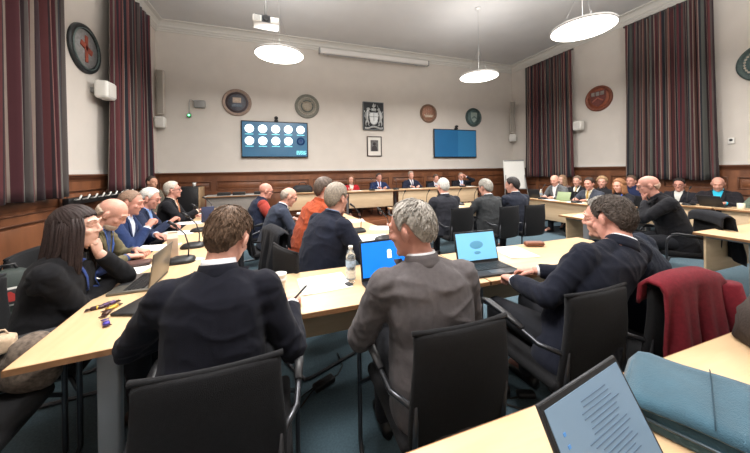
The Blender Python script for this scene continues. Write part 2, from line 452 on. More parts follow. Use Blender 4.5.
    nl = np.empty(len(bm_.polygons), 'i'); bm_.polygons.foreach_get('loop_total', nl); li = np.empty(len(bm_.loops), 'i'); bm_.loops.foreach_get('vertex_index', li)
    st = np.concatenate([[0], np.cumsum(nl)[:-1]]); full.f = [tuple(li[a:a + k].tolist()) for a, k in zip(st, nl)]
    full.m = [0] * len(full.f); full.sm = [True] * len(full.f); bpy.data.meshes.remove(bm_)
    for s in (1, -1):
        S, E, T, hdv, nr, cu = limb[s]; hb = MB(); make_hand(hb, T, hdv, nr, s, cu, .93 if female else 1.03, 8 if near else 6)
        if near == 2:
            hm = remesh(hb, .0032, 1); full.add(get_co(hm), [tuple(p.vertices) for p in hm.polygons]); bpy.data.meshes.remove(hm)
        else: full.add(hb.v, hb.f)
        full.cur = 1; full.ell((s * .031, .0745, .008), (.0125, .0115, .0085), 12, 8, MH); full.cur = 2; full.ell((s * .031, .0835, .008), (.0055, .004, .0055), 10, 6, MH)
        full.cur = 3; full.tube([(s * .014, .0985, .037), (s * .032, .095, .043), (s * .05, .083, .036)], [.003, .004, .002], 6, MH); full.cur = 0
    mats = [skin_mat(skin), EYEW, EYED, mat('hair_%d_%d_%d' % haircol, haircol, .6, 0, .35, 90, .4, 300, spec=.25)]
    root = full.build('person', mats)
    root.location = O; root.rotation_euler = (0, 0, -R(face)); tag(root, label, 'person', group)
    # ---------------- hair
    if hair is not None:
        link('hair', hair_mesh(H, Hrot, hair, near, len(HEADS)), mats[3], root)
    if beard:
        bb = MB()
        bb.ell((0, .038, -.082), (.054, .056, .042), 18, 12, MH)
        bb.build('beard', mat('beard_%d' % beard[0], beard, .8, 0, .2, 120, .5, 300), root)
    if glasses:
        g = MB()
        for s in (1, -1):
            g.tube([(s * .033 + .023 * math.cos(a), .098 - .006 * abs(math.cos(a)), .005 + .017 * math.sin(a)) for a in np.linspace(0, 2 * PI, 17)], .0022 if near else .0035, 6, MH)
            g.tube([(s * .056, .094, .008), (s * .079, .04, .008), (s * .082, -.01, .004)], .002 if near else .003, 6, MH)
        g.tube([(-.011, .1, .01), (.011, .1, .01)], .002, 6, MH)
        go = g.build('glasses', mat('glasses_%d' % glasses[0], glasses, .3), root)
    # ---------------- trousers and shoes
    t = MB(); t.ell(P + Vector((0, .02, -.01)), (.175 + fat * .03, .14, .115), 20, 12)
    for s in (1, -1):
        hp, K, A = legs[s]
        t.caps([hp, hp.lerp(K, .5), K], [.095, .085, .066], 14); t.caps([K, K.lerp(A, .4), A + Vector((0, 0, -.02))], [.065, .062, .055], 14)
    tm = remesh(t, .012 if near == 2 else .018, 3)
    link('trousers', tm, cloth('trouser_%d_%d_%d' % legcol, legcol), root)
    for s in (1, -1):
        A = legs[s][2]; sh = MB()
        rg = []
        for y, w, h in ((-.075, .02, .05), (-.065, .034, .075), (-.02, .038, .085), (.05, .042, .07), (.12, .046, .05), (.17, .036, .035), (.185, .015, .02)):
            rg.append([Vector((A.x + w * math.cos(2 * PI * k / 14), A.y + y, max(0, h / 2 + h / 2 * math.sin(2 * PI * k / 14)) + .002)) for k in range(14)])
        sh.rings(rg); sh.build('shoe', SHOE, root)
    # ---------------- upper clothing
    j = MB(); f = fat; wd = wide; bulk = .92 if female else 1.0
    torso(j, [(-.11, .20 + .03 * f, .155 + .02 * f, .01), (.0, .20 + .03 * f, .15 + .03 * f, .01), (.10, .188 + .045 * f, .145 + .06 * f, .015 + .02 * f), (.2, .178 * bulk + .045 * f, .132 + .06 * f, .012 + .03 * f), (.32, .188 * bulk * wd + .02 * f, .132 + .02 * f, .008),
              (.41, .186 * bulk * wd, .122, 0), (.46, .155 * bulk * wd, .10, -.004), (.495, .10, .082, -.006), (.525, .075, .068, -.004)], 2.5)
    for s in (1, -1):
        S, E, T, hdv, nr, cu = limb[s]
        j.caps([N - U * .045 + Rx * (s * .045), S.lerp(N, .4) - U * .012, S - U * .008], [.052, .054, .055], 14)
        j.caps([C + Rx * (s * .09) , S - U * .03], [.095, .066], 14)
        sl = 1.12 if top == 'suit' else 1.0
        j.caps([S, S.lerp(E, .45), E], [.064 * sl, .058 * sl, .049 * sl], 16)
        Tc = E.lerp(T, .90); j.tube([E, E.lerp(T, .35), Tc], [.049 * sl, .047 * sl, .037 * sl], 16); j.ell(E, (.049 * sl,) * 3, 14, 10)
    jm = remesh(j, (.008, .009, .012)[2 - near], 4)
    # folds
    V = get_co(jm); Nn = get_no(jm); ph = len(HEADS) * 3.7
    q = np.stack([(V - np.array(C)) @ np.array(Rx), (V - np.array(C)) @ np.array(Fv), (V - np.array(C)) @ np.array(U)], -1)
    w1 = vnoise(q * np.array([4.2, 4.2, 7]) + ph); warp = q + .06 * (vnoise(q * 9 + ph)[:, None] - .5)
    rid = 1 - np.abs(2 * vnoise(warp * np.array([7, 7, 15]) + np.array([q[:, 2] * 5, 0 * ph + q[:, 0] * 3, 0 * q[:, 0]]).T + ph) - 1)
    rid2 = 1 - np.abs(2 * vnoise(warp * np.array([22, 22, 13]) + ph + 4) - 1)
    dsp = ((w1 - .5) * .006 + (rid ** 3 - .25) * .006 + (rid2 ** 3 - .25) * .003) * foldamp
    for s in (1, -1):
        S, E, T = [np.array(x) for x in limb[s][:3]]
        dd = np.linalg.norm(V - E, axis=1); ax = (T - S) / np.linalg.norm(T - S)
        dsp += .0045 * np.sin((V - E) @ ax * 2 * PI / .042 + 3 * vnoise(V * 14)) * np.exp(-(dd / .085) ** 2)
        dd = np.linalg.norm(V - S + np.array(U) * .08, axis=1); rv = V - S
        an = np.arctan2(rv @ np.array(Fv), rv @ np.array(U)); dsp += .004 * np.sin(an * 9 + ph) * np.exp(-(dd / .10) ** 2)
    set_co(jm, V + Nn * dsp[:, None])
    jmat = cloth(('suit' if top == 'suit' else 'knit') + '_%d_%d_%d' % col, col, .10 if top == 'suit' else .2)
    smat = cloth('shirt_%d_%d_%d' % shirt, shirt, .04, .8)
    if sleeves:
        for s in (1, -1):
            S, E, T = limb[s][:3]; sb = MB(); sb.caps([S, S.lerp(E, .45), E, E.lerp(T, .35), E.lerp(T, .92)], [.082, .072, .062, .058, .046], 16); sb.build('sleeve', cloth('sleeve_%d' % sleeves[0], sleeves, .15), root)
    # collar geometry
    cx = (Hrot @ Vector((0, 1, 0)) * .3 + Fv * .7); cf = (cx - nd * cx.dot(nd)).normalized(); cr = cf.cross(nd).normalized()
    def band(mb, r0, r1, zlo, zhi, a0, a1, th, dipf=.03, n=26):
        g = []
        for k in range(4):
            u = k / 3; row = []
            for i in range(n + 1):
                a = R(a0 + (a1 - a0) * i / n); fr_ = max(0, math.cos(a)); z = zlo + (zhi - zlo) * u - dipf * fr_ * (1 if True else 0)
                r = r0 + (r1 - r0) * u
                row.append(N + nd * z + cr * (r * math.sin(a)) + cf * (r * 1.06 * math.cos(a) - .004))
            g.append(row)
        mb.sheet(g, th)
    if top == 'suit':
        bm = bmesh.new(); bm.from_mesh(jm)
        apex = N - U * (.27 if not lanyard else .22) + Fv * .1; planes = []
        for s in (1, -1):
            e = N + Rx * (s * .07) - apex + U * .01 + Fv * .0; e = e - Fv * e.dot(Fv); pn = e.cross(Fv).normalized()
            if pn.dot(Rx) * s < 0: pn = -pn
            bmesh.ops.bisect_plane(bm, geom=bm.verts[:] + bm.edges[:] + bm.faces[:], plane_co=apex, plane_no=pn); planes.append(pn)
        sel = []
        for fc in bm.faces:
            c = fc.calc_center_median()
            if (c - N).dot(Fv) > .0 and all((c - apex).dot(pn) < 0 for pn in planes) and (c - apex).dot(U) > 0 and (c - H).length > .0: sel.append(fc)
        sv = {}; smb = MB()
        for fc in sel:
            for v_ in fc.verts:
                if v_ not in sv: sv[v_] = len(sv)
        inv = sorted(sv, key=sv.get); smb.add([v_.co + v_.normal * -.002 for v_ in inv], [[sv[v_] for v_ in fc.verts] for fc in sel])
        tmb = MB()
        if tie and sel:
            for fc in sel:
                c = fc.calc_center_median(); tt = (c - N).dot(U); hw_ = .016 + .012 * min(1, max(0, -tt / .2))
                if abs((c - N).dot(Rx)) < hw_ + .006: pass
            bv = BVHTree.FromPolygons([v_.co for v_ in inv], [[sv[v_] for v_ in fc.verts] for fc in sel])
            g = []
            for k in range(12):
                z = .0 - .245 * k / 11; hw_ = .013 if k > 1 else .019; hw_ += .014 * max(0, k - 1) / 10; row = []
                for x in (-1, -.4, .4, 1):
                    o_ = N + U * z + Rx * (x * hw_); hit = bv.ray_cast(o_ + Fv * .4, -Fv)
                    row.append((hit[0] if hit[0] else o_ + Fv * .07) + Fv * .008)
                g.append(row)
            tmb.sheet(g, .006)
        bmesh.ops.delete(bm, geom=sel, context='FACES')
        bmesh.ops.triangulate(bm, faces=[x for x in bm.faces if len(x.verts) > 4])
        bm.to_mesh(jm); bm.free(); jm.polygons.foreach_set('use_smooth', [True] * len(jm.polygons))
        ex = MB(); band(ex, .078, .0665, -.034, .020, 58, 302, .008, .03)
        bv = BVHTree.FromPolygons([v.co for v in jm.vertices], [tuple(p.vertices) for p in jm.polygons])
        for s in (1, -1):
            g = []; a0_ = apex; a1_ = N + Rx * (s * .072)
            for k in range(11):
                u = k / 10; p0 = a0_.lerp(a1_, u); wv = .05 * math.sin(min(1, u * 1.25) * PI * .55) * (1 if u < .78 else .62 + .0 * u) + .004; row = []
                for x in (-.004, wv * .5, wv):
                    o_ = p0 + Rx * (s * x) - U * (x * .35 if u < .78 else 0); o_ = o_ - Fv * (o_ - N).dot(Fv); hit = bv.ray_cast(o_ + Fv * .2, -Fv)
                    row.append((hit[0] if hit[0] and (hit[0] - N).dot(Fv) > -.03 else o_ + Fv * .05) + Fv * .007)
                g.append(row)
            ex.sheet(g, .006)
        band(smb, .067, .0595, -.012, .028 + collar, 25, 335, .006, .03)
        for s in (1, -1):
            S, E, T = limb[s][:3]; cb = MB(); cb.tube([E.lerp(T, .86), E.lerp(T, .955)], [.033, .034], 14); cb.build('cuff', smat, root)
        so = smb.build('shirt', smat, root)
        if tie and tmb.v: tmb.build('tie', mat('tie_%d_%d_%d' % tie, tie, .5, 0, .2, 150), root)
    else:
        ex = MB(); band(ex, .078, .066, -.02, .026, 0, 360, .012, .03)
        if top == 'polo':
            smb = MB(); band(smb, .07, .062, 0, .05, 20, 340, .007, .03); smb.build('shirt_collar', smat, root)
    bmj = bmesh.new(); bmj.from_mesh(jm); tmp = ex.mesh('x'); bmj.from_mesh(tmp); bmj.to_mesh(jm); bmj.free(); bpy.data.meshes.remove(tmp)
    jm.polygons.foreach_set('use_smooth', [True] * len(jm.polygons))
    link({'suit': 'jacket', 'polo': 'sweater', 'knit': 'sweater'}[top], jm, jmat, root)
    if lanyard:
        lb = MB(); bv = BVHTree.FromPolygons([v.co for v in jm.vertices], [tuple(p.vertices) for p in jm.polygons])
        for s in (1, -1):
            g = []
            for k in range(9):
                u = k / 8; o_ = N + Rx * (s * (.075 * (1 - u) + .006)) - U * (.005 + .29 * u); row = []
                for x in (-.008, .008):
                    oo = o_ + Rx * x; hit = bv.ray_cast(oo + Fv * .19, -Fv); row.append((hit[0] if hit[0] else oo + Fv * .1) + Fv * .008)
                g.append(row)
            lb.sheet(g, .003)
        lb.build('lanyard', mat('lanyard_%d_%d_%d' % lanyard, lanyard, .6), root)
    root['_o'] = 0
    del root['_o']
    return root, O
# ------------------------------------------------------------------ room
XL, XR, YB, YF, ZC = -2.99, 8.58, 8.6, -2.6, 5.34
M_WALL = mat('wall_paint', (206, 199, 191), .85, 0, .025, 3, .05, 60, spec=.2)
M_CEIL = mat('ceiling_paint', (206, 205, 204), .9, 0, .02, 2, spec=.2)
M_CORN = mat('cornice_plaster', (205, 202, 196), .8, spec=.2)
M_FLOOR = mat('carpet', (74, 94, 104), .97, 0, .22, 90, .6, 300, .1, spec=.1)
M_OAK = wood('dado_oak', (134, 84, 54), (90, 53, 33), 3.5, (1.2, 1.2, .35), .42, .15)
M_OAKD = wood('dado_oak_moulding', (112, 69, 44), (76, 44, 28), 3.5, (.4, .4, 6), .4, .15)
def wallbox(name, c, d, m):
    b = MB(); b.box(c, d); return struct(name, b, m)
wx = (XL + XR) / 2; wy = (YB + YF) / 2
wallbox('floor', (wx, wy, -.05), (XR - XL + .4, YB - YF + .4, .1), M_FLOOR)
wallbox('ceiling', (wx, wy, ZC + .05), (XR - XL + .4, YB - YF + .4, .1), M_CEIL)
wallbox('wall_back', (wx, YB + .1, ZC / 2), (XR - XL + .4, .2, ZC), M_WALL)
wallbox('wall_front', (wx, YF - .1, ZC / 2), (XR - XL + .4, .2, ZC), M_WALL)
wallbox('wall_left', (XL - .1, wy, ZC / 2), (.2, YB - YF, ZC), M_WALL)
wallbox('wall_right', (XR + .1, wy, ZC / 2), (.2, YB - YF, ZC), M_WALL)
# cornice: stepped profile run along each wall
prof = [(0, 5.10), (.025, 5.10), (.025, 5.135), (.045, 5.15), (.05, 5.19), (.075, 5.205), (.085, 5.25), (.14, 5.30), (.22, 5.315), (.22, 5.34), (0, 5.34)]
def run(name, a, b, inward, prof, m):
    a, b, n = Vector(a), Vector(b), Vector(inward); mb = MB(); mb.smooth = False
    mb.rings([[p + n * o + Vector((0, 0, z)) for o, z in prof] for p in (a, b)]); return struct(name, mb, m)
run('trim_1', (XL, YB, 0), (XR, YB, 0), (0, -1, 0), prof, M_CORN)
run('trim_2', (XL, YF, 0), (XL, YB, 0), (1, 0, 0), prof, M_CORN)
run('trim_3', (XR, YB, 0), (XR, YF, 0), (-1, 0, 0), prof, M_CORN)
# oak dado panelling
def dado(name, a, b, inward, pitch=1.02, top=1.44):
    a, b, n = Vector(a), Vector(b), Vector(inward); ln = (b - a).length; t = (b - a) / ln
    Mx = Matrix((( t.x, n.x, 0, a.x), (t.y, n.y, 0, a.y), (0, 0, 1, 0), (0, 0, 0, 1)))
    mb = MB()
    def bx(x0, x1, y0, y1, z0, z1, bev=0): mb.box(((x0 + x1) / 2, (y0 + y1) / 2, (z0 + z1) / 2), (x1 - x0, y1 - y0, z1 - z0), Mx, bev)
    bx(0, ln, 0, .02, 0, top - .03)
    N_ = max(1, round(ln / pitch)); p = ln / N_
    for z0, z1 in ((0, .2), (1.20, 1.33), (.86, .95)): bx(0, ln, .02, .04, z0, z1)
    for i in range(N_ + 1):
        x = i * p; bx(max(0, x - .06), min(ln, x + .06), .02, .0395, .2, 1.2)
    for i in range(N_):
        for z0, z1 in ((.2, .86), (.95, 1.20)):
            x0, x1 = i * p + .06, (i + 1) * p - .06
            bx(x0 + .055, x1 - .055, .02, .034, z0 + .055, z1 - .055, .012)
    o = struct(name, mb, M_OAK)
    mo = MB()
    for i in range(N_):
        for z0, z1 in ((.2, .86), (.95, 1.20)):
            x0, x1 = i * p + .06, (i + 1) * p - .06
            for q in ((x0, x1, z0, z0 + .022), (x0, x1, z1 - .022, z1), (x0, x0 + .022, z0, z1), (x1 - .022, x1, z0, z1)):
                mo.box(((q[0] + q[1]) / 2, .036, (q[2] + q[3]) / 2), (q[1] - q[0], .03, q[3] - q[2]), Mx, .008)
    mo.smooth = False
    for pr in ([(0, 1.33), (.045, 1.33), (.05, 1.36), (.07, 1.385), (.075, 1.405), (.095, 1.415), (.095, 1.44), (0, 1.44)], [(.02, 0), (.065, 0), (.065, .13), (.05, .16), (.02, .17)]):
        mo.rings([[Mx @ Vector((x, o_, z)) for o_, z in pr] for x in (0, ln)])
    m2 = mo.build('moulding', M_OAKD, o); m2['kind'] = 'structure'
dado('trim_4', (XR, YB, 0), (XL, YB, 0), (0, -1, 0), 1.25)
dado('trim_5', (XL, YB, 0), (XL, YF, 0), (1, 0, 0), 1.1)
dado('trim_6', (XR, YF, 0), (XR, YB, 0), (-1, 0, 0), 1.1)
# pale strip of plaster just above the dado (picture ledge)
for k, (c, d) in enumerate((((wx, YB - .012, 1.475), (XR - XL, .024, .07)), ((XL + .012, wy, 1.475), (.024, YB - YF, .07)), ((XR - .012, wy, 1.475), (.024, YB - YF, .07)))):
    wallbox('trim_%d' % (7 + k), c, d, M_CORN)
# dais
dm = MB(); dm.box((2.2, 7.66, .08), (8.6, 1.86, .16), None, .006); dm.cur = 1; dm.box((2.2, 7.68, .162), (8.52, 1.8, .008))
struct('floor_2', dm, [wood('dais_oak', (140, 86, 56), (104, 60, 38), 3, (.4, 6, 6), .4), M_FLOOR])

# ------------------------------------------------------------------ curtains
def curtain_mat(name, seed):
    rnd = random.Random(seed); m, nt, b = nodes(name); N = nt.nodes; Lk = nt.links
    b.inputs['Roughness'].default_value = .95; b.inputs['Specular IOR Level'].default_value = .1; b.inputs['Sheen Weight'].default_value = .1
    at_ = N.new('ShaderNodeAttribute'); at_.attribute_name = 'cloth_u'
    mp = N.new('ShaderNodeMath'); mp.operation = 'FRACT'; Lk.new(at_.outputs['Fac'], mp.inputs[0])
    rp = N.new('ShaderNodeValToRGB'); rp.color_ramp.interpolation = 'CONSTANT'
    seq = [((112, 44, 52), 3), ((164, 140, 124), 1), ((70, 50, 54), 2), ((96, 98, 92), 4), ((50, 52, 62), 2), ((150, 120, 106), 1), ((104, 46, 50), 3), ((56, 40, 46), 1), ((134, 76, 68), 2), ((160, 142, 126), 1), ((62, 54, 60), 2), ((112, 66, 60), 2),
           ((148, 126, 112), 1), ((88, 40, 46), 3), ((110, 104, 96), 2), ((48, 52, 62), 3), ((128, 66, 62), 2), ((156, 134, 118), 1), ((66, 48, 52), 2), ((92, 82, 78), 2), ((116, 52, 56), 3), ((54, 48, 56), 2)]
    tot = sum(w for _, w in seq); x = 0; el = rp.color_ramp.elements
    while len(el) > 1: el.remove(el[-1])
    for i, (c, w) in enumerate(seq):
        e = el[0] if i == 0 else el.new(x / tot)
        e.position = x / tot; g_ = sum(c) / 3; e.color = lin(tuple(int((q * .64 + g_ * .36) * .94) for q in c)); x += w
    Lk.new(mp.outputs[0], rp.inputs['Fac']); Lk.new(rp.outputs['Color'], b.inputs['Base Color'])
    return m
M_CURT = curtain_mat('striped_curtain_cloth', 3)
def curtain(label, x, y0, y1, inward, z0=1.13, z1=5.0, pleats=.16, phase=0.0, period=.42):
    root = thing('curtain', label, 'curtain', (x, (y0 + y1) / 2, z0), 0, 'striped curtains')
    w = y1 - y0; n = int(w / .012); P = []; us = [0]; rnd = random.Random(int(phase * 100)); ph = [rnd.uniform(-.6, .6) for _ in range(60)]
    nz = 26
    for j in range(nz):
        v = j / (nz - 1); row = []; fl = .5 + .5 * (1 - v)
        for i in range(n + 1):
            y = w * i / n; k = y / pleats; kk = int(k); pj = ph[kk % 60] * (1 - (k - kk)) + ph[(kk + 1) % 60] * (k - kk)
            a = .075 * (.75 + .25 * math.sin(kk * 2.3)) * (.75 + .4 * (1 - v))
            dx = a * math.sin(2 * PI * k + pj * (1 - v) * 1.6) + .012 * math.sin(2 * PI * k * 2.1 + 3 * v)
            yy = (y - w / 2) * (1 + .05 * (1 - v) * fl) ; row.append((inward * dx, yy, (z1 - z0) * v + .012 * math.sin(k * 2.2 + 1) * (1 - v)))
        P.append(row)
    mb = MB(); mb.grid(P); o = mb.build('cloth', M_CURT, root)
    at_ = o.data.attributes.new('cloth_u', 'FLOAT', 'POINT')
    at_.data.foreach_set('value', [phase + (w * i / n) / period for j in range(nz) for i in range(n + 1)])
    sol = o.modifiers.new('thick', 'SOLIDIFY'); sol.thickness = .006
    h = MB(); h.box((-inward * .04, 0, z1 - z0 + .005), (.05, w + .06, .04), None, .008); h.build('heading_rail', mat('rail_paint', (70, 64, 62), .5), root)
    for i in range(int(w / .16)): pass
    return root
curtain('red, grey and blue striped curtain on the left wall, nearest the camera', XL + .20, 3.2, 4.98, 1, phase=.02, period=.62)
curtain('dark red striped curtain on the left wall beside the far left corner', XL + .20, 6.12, 7.72, 1, phase=.55)
curtain('dark striped curtain on the right wall beside the flip chart corner', XR - .20, 6.1, 7.75, -1, phase=.3)
curtain('wide striped curtain on the right wall behind the man in the turquoise shirt', XR - .20, 3.17, 4.73, -1, phase=.8)

# ------------------------------------------------------------------ lamps
M_GLOW = mat('lamp_diffuser', (255, 250, 242), .5, emit=6.0); M_RIM = mat('lamp_rim', (225, 224, 222), .4)
M_CABLE = mat('black_cable', (16, 16, 17), .5); M_STEEL = mat('steel_wire', (150, 150, 150), .3, 1)
for lb, x, y in (('round glowing disc pendant lamp above the screen with white circles', 0.02, 5.65), ('round glowing disc pendant lamp above the plain blue screen', 4.60, 5.62), ('round glowing disc pendant lamp at top right near the right hand curtains', 4.66, 3.2)):
    t = thing('pendant_lamp', lb, 'lamp', (x, y, 3.66), 0, 'disc pendant lamps')
    b = MB(); b.lathe([(.0, .05), (.42, .045), (.448, .035), (.455, .0), (.44, -.004), (.44, .01)], 48); b.build('housing', M_RIM, t)
    b = MB(); b.lathe([(.0, -.002), (.43, -.002), (.438, .004), (.0, .004)], 48, caps=False); b.build('diffuser', M_GLOW, t)
    for a in (0, 2.09, 4.19):
        b = MB(); b.tube([(.3 * math.cos(a), .3 * math.sin(a), .045), (0, 0, .75)], .0015, 6); b.build('suspension_wire', M_STEEL, t)
    b = MB(); b.tube([(0, 0, .045), (0, 0, ZC - 3.66 - .03)], .003, 8); b.build('cord', mat('grey_plastic', (150, 150, 148), .5), t)
    b = MB(); b.lathe([(.0, ZC - 3.66 - .04), (.06, ZC - 3.66 - .04), (.065, ZC - 3.66 - .005), (0, ZC - 3.66 - .005)], 24); b.build('ceiling_rose', M_RIM, t)
def area(x, y, z, size, power, col=(1, .975, .945)):
    l = bpy.data.lights.new('lamp_or_fill_light', 'AREA'); l.shape = 'DISK'; l.size = size; l.energy = power; l.color = col
    o = bpy.data.objects.new('lamp_or_fill_light', l); o.location = (x, y, z); COL.objects.link(o); return o
LP = 115; UP = {(0.02, 5.65): 22, (4.60, 5.62): 22, (4.66, 3.2): 30, (0.02, 3.2): 150, (0.02, .75): 240, (4.66, .75): 260}
for x, y in ((0.02, 5.65), (4.60, 5.62), (4.66, 3.2), (0.02, 3.2), (0.02, .75), (4.66, .75)):
    area(x, y, 3.648, .84, LP if y > 1 else LP * .75)
    u_ = area(x, y, 3.78, .84, UP[(x, y)]); u_.rotation_euler = (PI, 0, 0)  # added upward fill for ceiling and upper walls, strongest out of frame
wd = bpy.data.worlds.new('World'); SC.world = wd; wd.use_nodes = True
wd.node_tree.nodes['Background'].inputs['Color'].default_value = (.9, .92, 1, 1); wd.node_tree.nodes['Background'].inputs['Strength'].default_value = .3

# ------------------------------------------------------------------ things on walls and ceiling
M_BLACK = mat('black_plastic', (20, 20, 22), .45); M_WHITEP = mat('white_plastic', (226, 224, 218), .45); M_GREYP = mat('grey_plastic', (150, 150, 148), .5)
M_CHROME = mat('chrome', (200, 200, 202), .18, 1); M_DKMETAL = mat('dark_grey_metal', (52, 53, 56), .4, .6)
def screen(label, x0, x1, z0, z1, cat='screen'):
    t = thing('wall_screen', label, cat, ((x0 + x1) / 2, YB - .09, z0), 0)
    w, h = x1 - x0, z1 - z0
    b = MB(); b.box((0, .02, h / 2), (w, .05, h), None, .008); b.build('casing', M_BLACK, t)
    b = MB(); b.box((0, .06, h / 2), (w * .4, .06, h * .5)); b.build('wall_bracket', M_DKMETAL, t)
    return t, w, h
def emit(name, rgb, s): return mat(name, rgb, .4, emit=s)
t, w, h = screen('large wall screen showing ten white circles on blue', -1.01, .79, 1.84, 2.87)
b = MB(); b.box((0, -.009, h / 2), (w - .05, .006, h - .06)); disp = b.build('display', mat('screen_blue', (38, 82, 110), .35, noise=.15, nscale=2, emit=.7), t)
WHT = emit('screen_white', (235, 250, 255), 1.6); CYN = emit('screen_cyan', (120, 215, 225), 1.0); NVY = emit('screen_navy', (16, 44, 84), .7)
for r_ in range(2):
    for c_ in range(5):
        cx_ = -w / 2 + .21 + c_ * .346; cz_ = h - .22 - r_ * .34
        dark = r_ == 1 and c_ == 4
        b = MB(); b.lathe([(0, 0), (.118, 0), (.118, .003), (0, .003)], 36, trs((cx_, -.013, cz_), rx=PI / 2)); b.build('participant_circle', NVY if dark else WHT, disp)
        if dark:
            b = MB(); b.lathe([(.05, 0), (.075, 0), (.075, .003), (.05, .003)], 24, trs((cx_, -.018, cz_), rx=PI / 2), False); b.build('participant_icon', emit('screen_mid', (38, 74, 104), .6), disp)
        else:
            b = MB(); b.box((cx_, -.013, cz_ - .155), (.22, .003, .016)); b.build('name_bar', CYN, disp)
b = MB()
rnd = random.Random(2)
for k in range(4):
    x = w / 2 - .33
    while x < w / 2 - .08:
        q = rnd.uniform(.03, .09); b.box((x + q / 2, -.013, .185 - k * .030), (q, .003, .017)); x += q + .012
b.build('caption_text', CYN, disp)
t, w, h = screen('plain blue wall screen to the right of the framed picture', 5.05, 6.81, 1.84, 2.84)
b = MB(); b.box((0, -.009, h / 2), (w - .05, .006, h - .06)); disp = b.build('display', mat('screen_plain_blue', (26, 82, 122), .35, noise=.06, nscale=2, emit=.5), t)
b = MB(); b.box((w / 4 + .03, -.013, h / 2), (w / 2 - .12, .003, h - .08)); b.build('lighter_panel', emit('screen_lighter_blue', (38, 94, 132), .5), disp)
def webcam(label, x, z):
    t = thing('camera', label, 'camera', (x, YB - .10, z), 0)
    b = MB(); b.box((0, .0, .025), (.10, .10, .05), None, .01); b.build('base', M_BLACK, t)
    b = MB(); b.ell((0, -.01, .10), (.055, .05, .05), 16, 10); b.build('camera_head', M_DKMETAL, t)
    b = MB(); b.lathe([(0, 0), (.026, 0), (.03, .02), (0, .02)], 16, trs((0, -.07, .10), rx=PI / 2)); b.build('lens', M_BLACK, t)
    b = MB(); b.tube([(0, .05, .02), (0, .09, .01)], .008, 6); b.build('mount', M_BLACK, t)
webcam('small black camera on top of the screen with white circles', -.09, 2.87); webcam('small black camera on top of the plain blue screen', 5.95, 2.84)

def rosette(name, label, M, r, rimc, facec, deco, cat='plaque'):
    """round carved plaque; local z points into the room, local y up"""
    t = thing(name, label, cat, M.to_translation()); t.rotation_euler = M.to_euler(); t['group'] = 'round plaques on the walls'
    b = MB(); b.lathe([(0, .0), (r, .0), (r, .02), (r * .97, .045), (r * .88, .05), (r * .84, .03), (r * .78, .022), (0, .022)], 48); b.build('rim', rimc, t)
    b = MB(); b.lathe([(0, .022), (r * .77, .022), (r * .77, .028), (0, .030)], 40); b.build('field', facec, t)
    for nm, m_, fn in deco:
        b = MB(); fn(b, r); b.build(nm, m_, t)
    return t
BW = lambda x, z: Matrix.Translation((x, YB - .002, z)) @ Matrix.Rotation(PI / 2, 4, 'X')
LW = lambda y, z: Matrix.Translation((XL + .002, y, z)) @ Matrix.Rotation(PI / 2, 4, 'Z') @ Matrix.Rotation(PI / 2, 4, 'X')
RW = lambda y, z: Matrix.Translation((XR - .002, y, z)) @ Matrix.Rotation(-PI / 2, 4, 'Z') @ Matrix.Rotation(PI / 2, 4, 'X')
def P_(n, c, rough=.6): return mat('paint_' + n, c, rough, 0, .2, 25)
def shield_poly(w, h, cy=0):
    return [(-w, cy + h * .5), (w, cy + h * .5), (w, cy), (w * .86, cy - h * .28), (w * .5, cy - h * .5), (0, cy - h * .66), (-w * .5, cy - h * .5), (-w * .86, cy - h * .28), (-w, cy)]
def shield(w, h, cy=0, z0=.028, z1=.05): return lambda b, r: b.prism([(x * r, y * r) for x, y in shield_poly(w, h, cy)], z0, z1)
def bar(cx, cy, w, h, z0=.03, z1=.045, rot=0): return lambda b, r: b.box((0, 0, 0), (w * r, h * r, z1 - z0), trs((cx * r, cy * r, (z0 + z1) / 2), rz=rot), .004)
def ring(r0, r1, z=.04): return lambda b, r: b.lathe([(r0 * r, .024), (r1 * r, .024), (r1 * r, z), (r0 * r, z)], 40, None, False)
def disc(r1, z=.045, cx=0, cy=0): return lambda b, r: b.lathe([(0, .02), (r1 * r, .02), (r1 * r, z), (0, z)], 36, trs((cx * r, cy * r, 0)))
def multi(*fs):
    def f(b, r):
        for q in fs: q(b, r)
    return f
def ticks(n, rr, w, h):
    def f(b, r):
        b.grid([[((rr + (w if k % 4 < 2 else .2 * w) * s_) * r * math.cos(PI * k / 2 / n), (rr + (w if k % 4 < 2 else .2 * w) * s_) * r * math.sin(PI * k / 2 / n), .046) for k in range(4 * n)] for s_ in (-.5, .5)], True)
    return f
rosette('wall_plaque', 'large round black rimmed plaque with red crossed pattern on the left wall', LW(5.80, 3.47), .39, P_('black', (34, 38, 40), .35), P_('greywhite', (140, 140, 140)),
        [('cross', P_('brickred', (150, 70, 52)), multi(bar(0, 0, .16, 1.1), bar(0, .05, .75, .22, rot=-.35))), ('beading', P_('grey_green', (96, 110, 108)), ring(.80, .84, .055))])
rosette('wall_plaque', 'round brown and grey plaque with a pale square, left of the screen with circles', BW(-1.11, 3.37), .375, P_('mauvebrown', (152, 132, 120)), P_('teal', (98, 100, 108)),
        [('pale_square', P_('cream', (196, 178, 160)), bar(0, .16, .56, .38)), ('lower_band', P_('slate', (100, 112, 124)), multi(bar(0, -.25, .7, .18))), ('ring', P_('darkbrown', (74, 62, 64)), ring(.62, .74))])
rosette('wall_plaque', 'round grey green plaque above the right end of the screen with circles', BW(.79, 3.375), .36, P_('sage', (122, 122, 112)), P_('sagelight', (150, 146, 134)),
        [('ring_lettering', P_('palegrey', (168, 162, 150)), ticks(28, .70, .10, .03)), ('inner_emblem', P_('stone', (164, 154, 138)), multi(disc(.40, .045), bar(0, .3, .9, .08))), ('inner_ring', P_('sagedark', (84, 92, 88)), ring(.42, .5))])
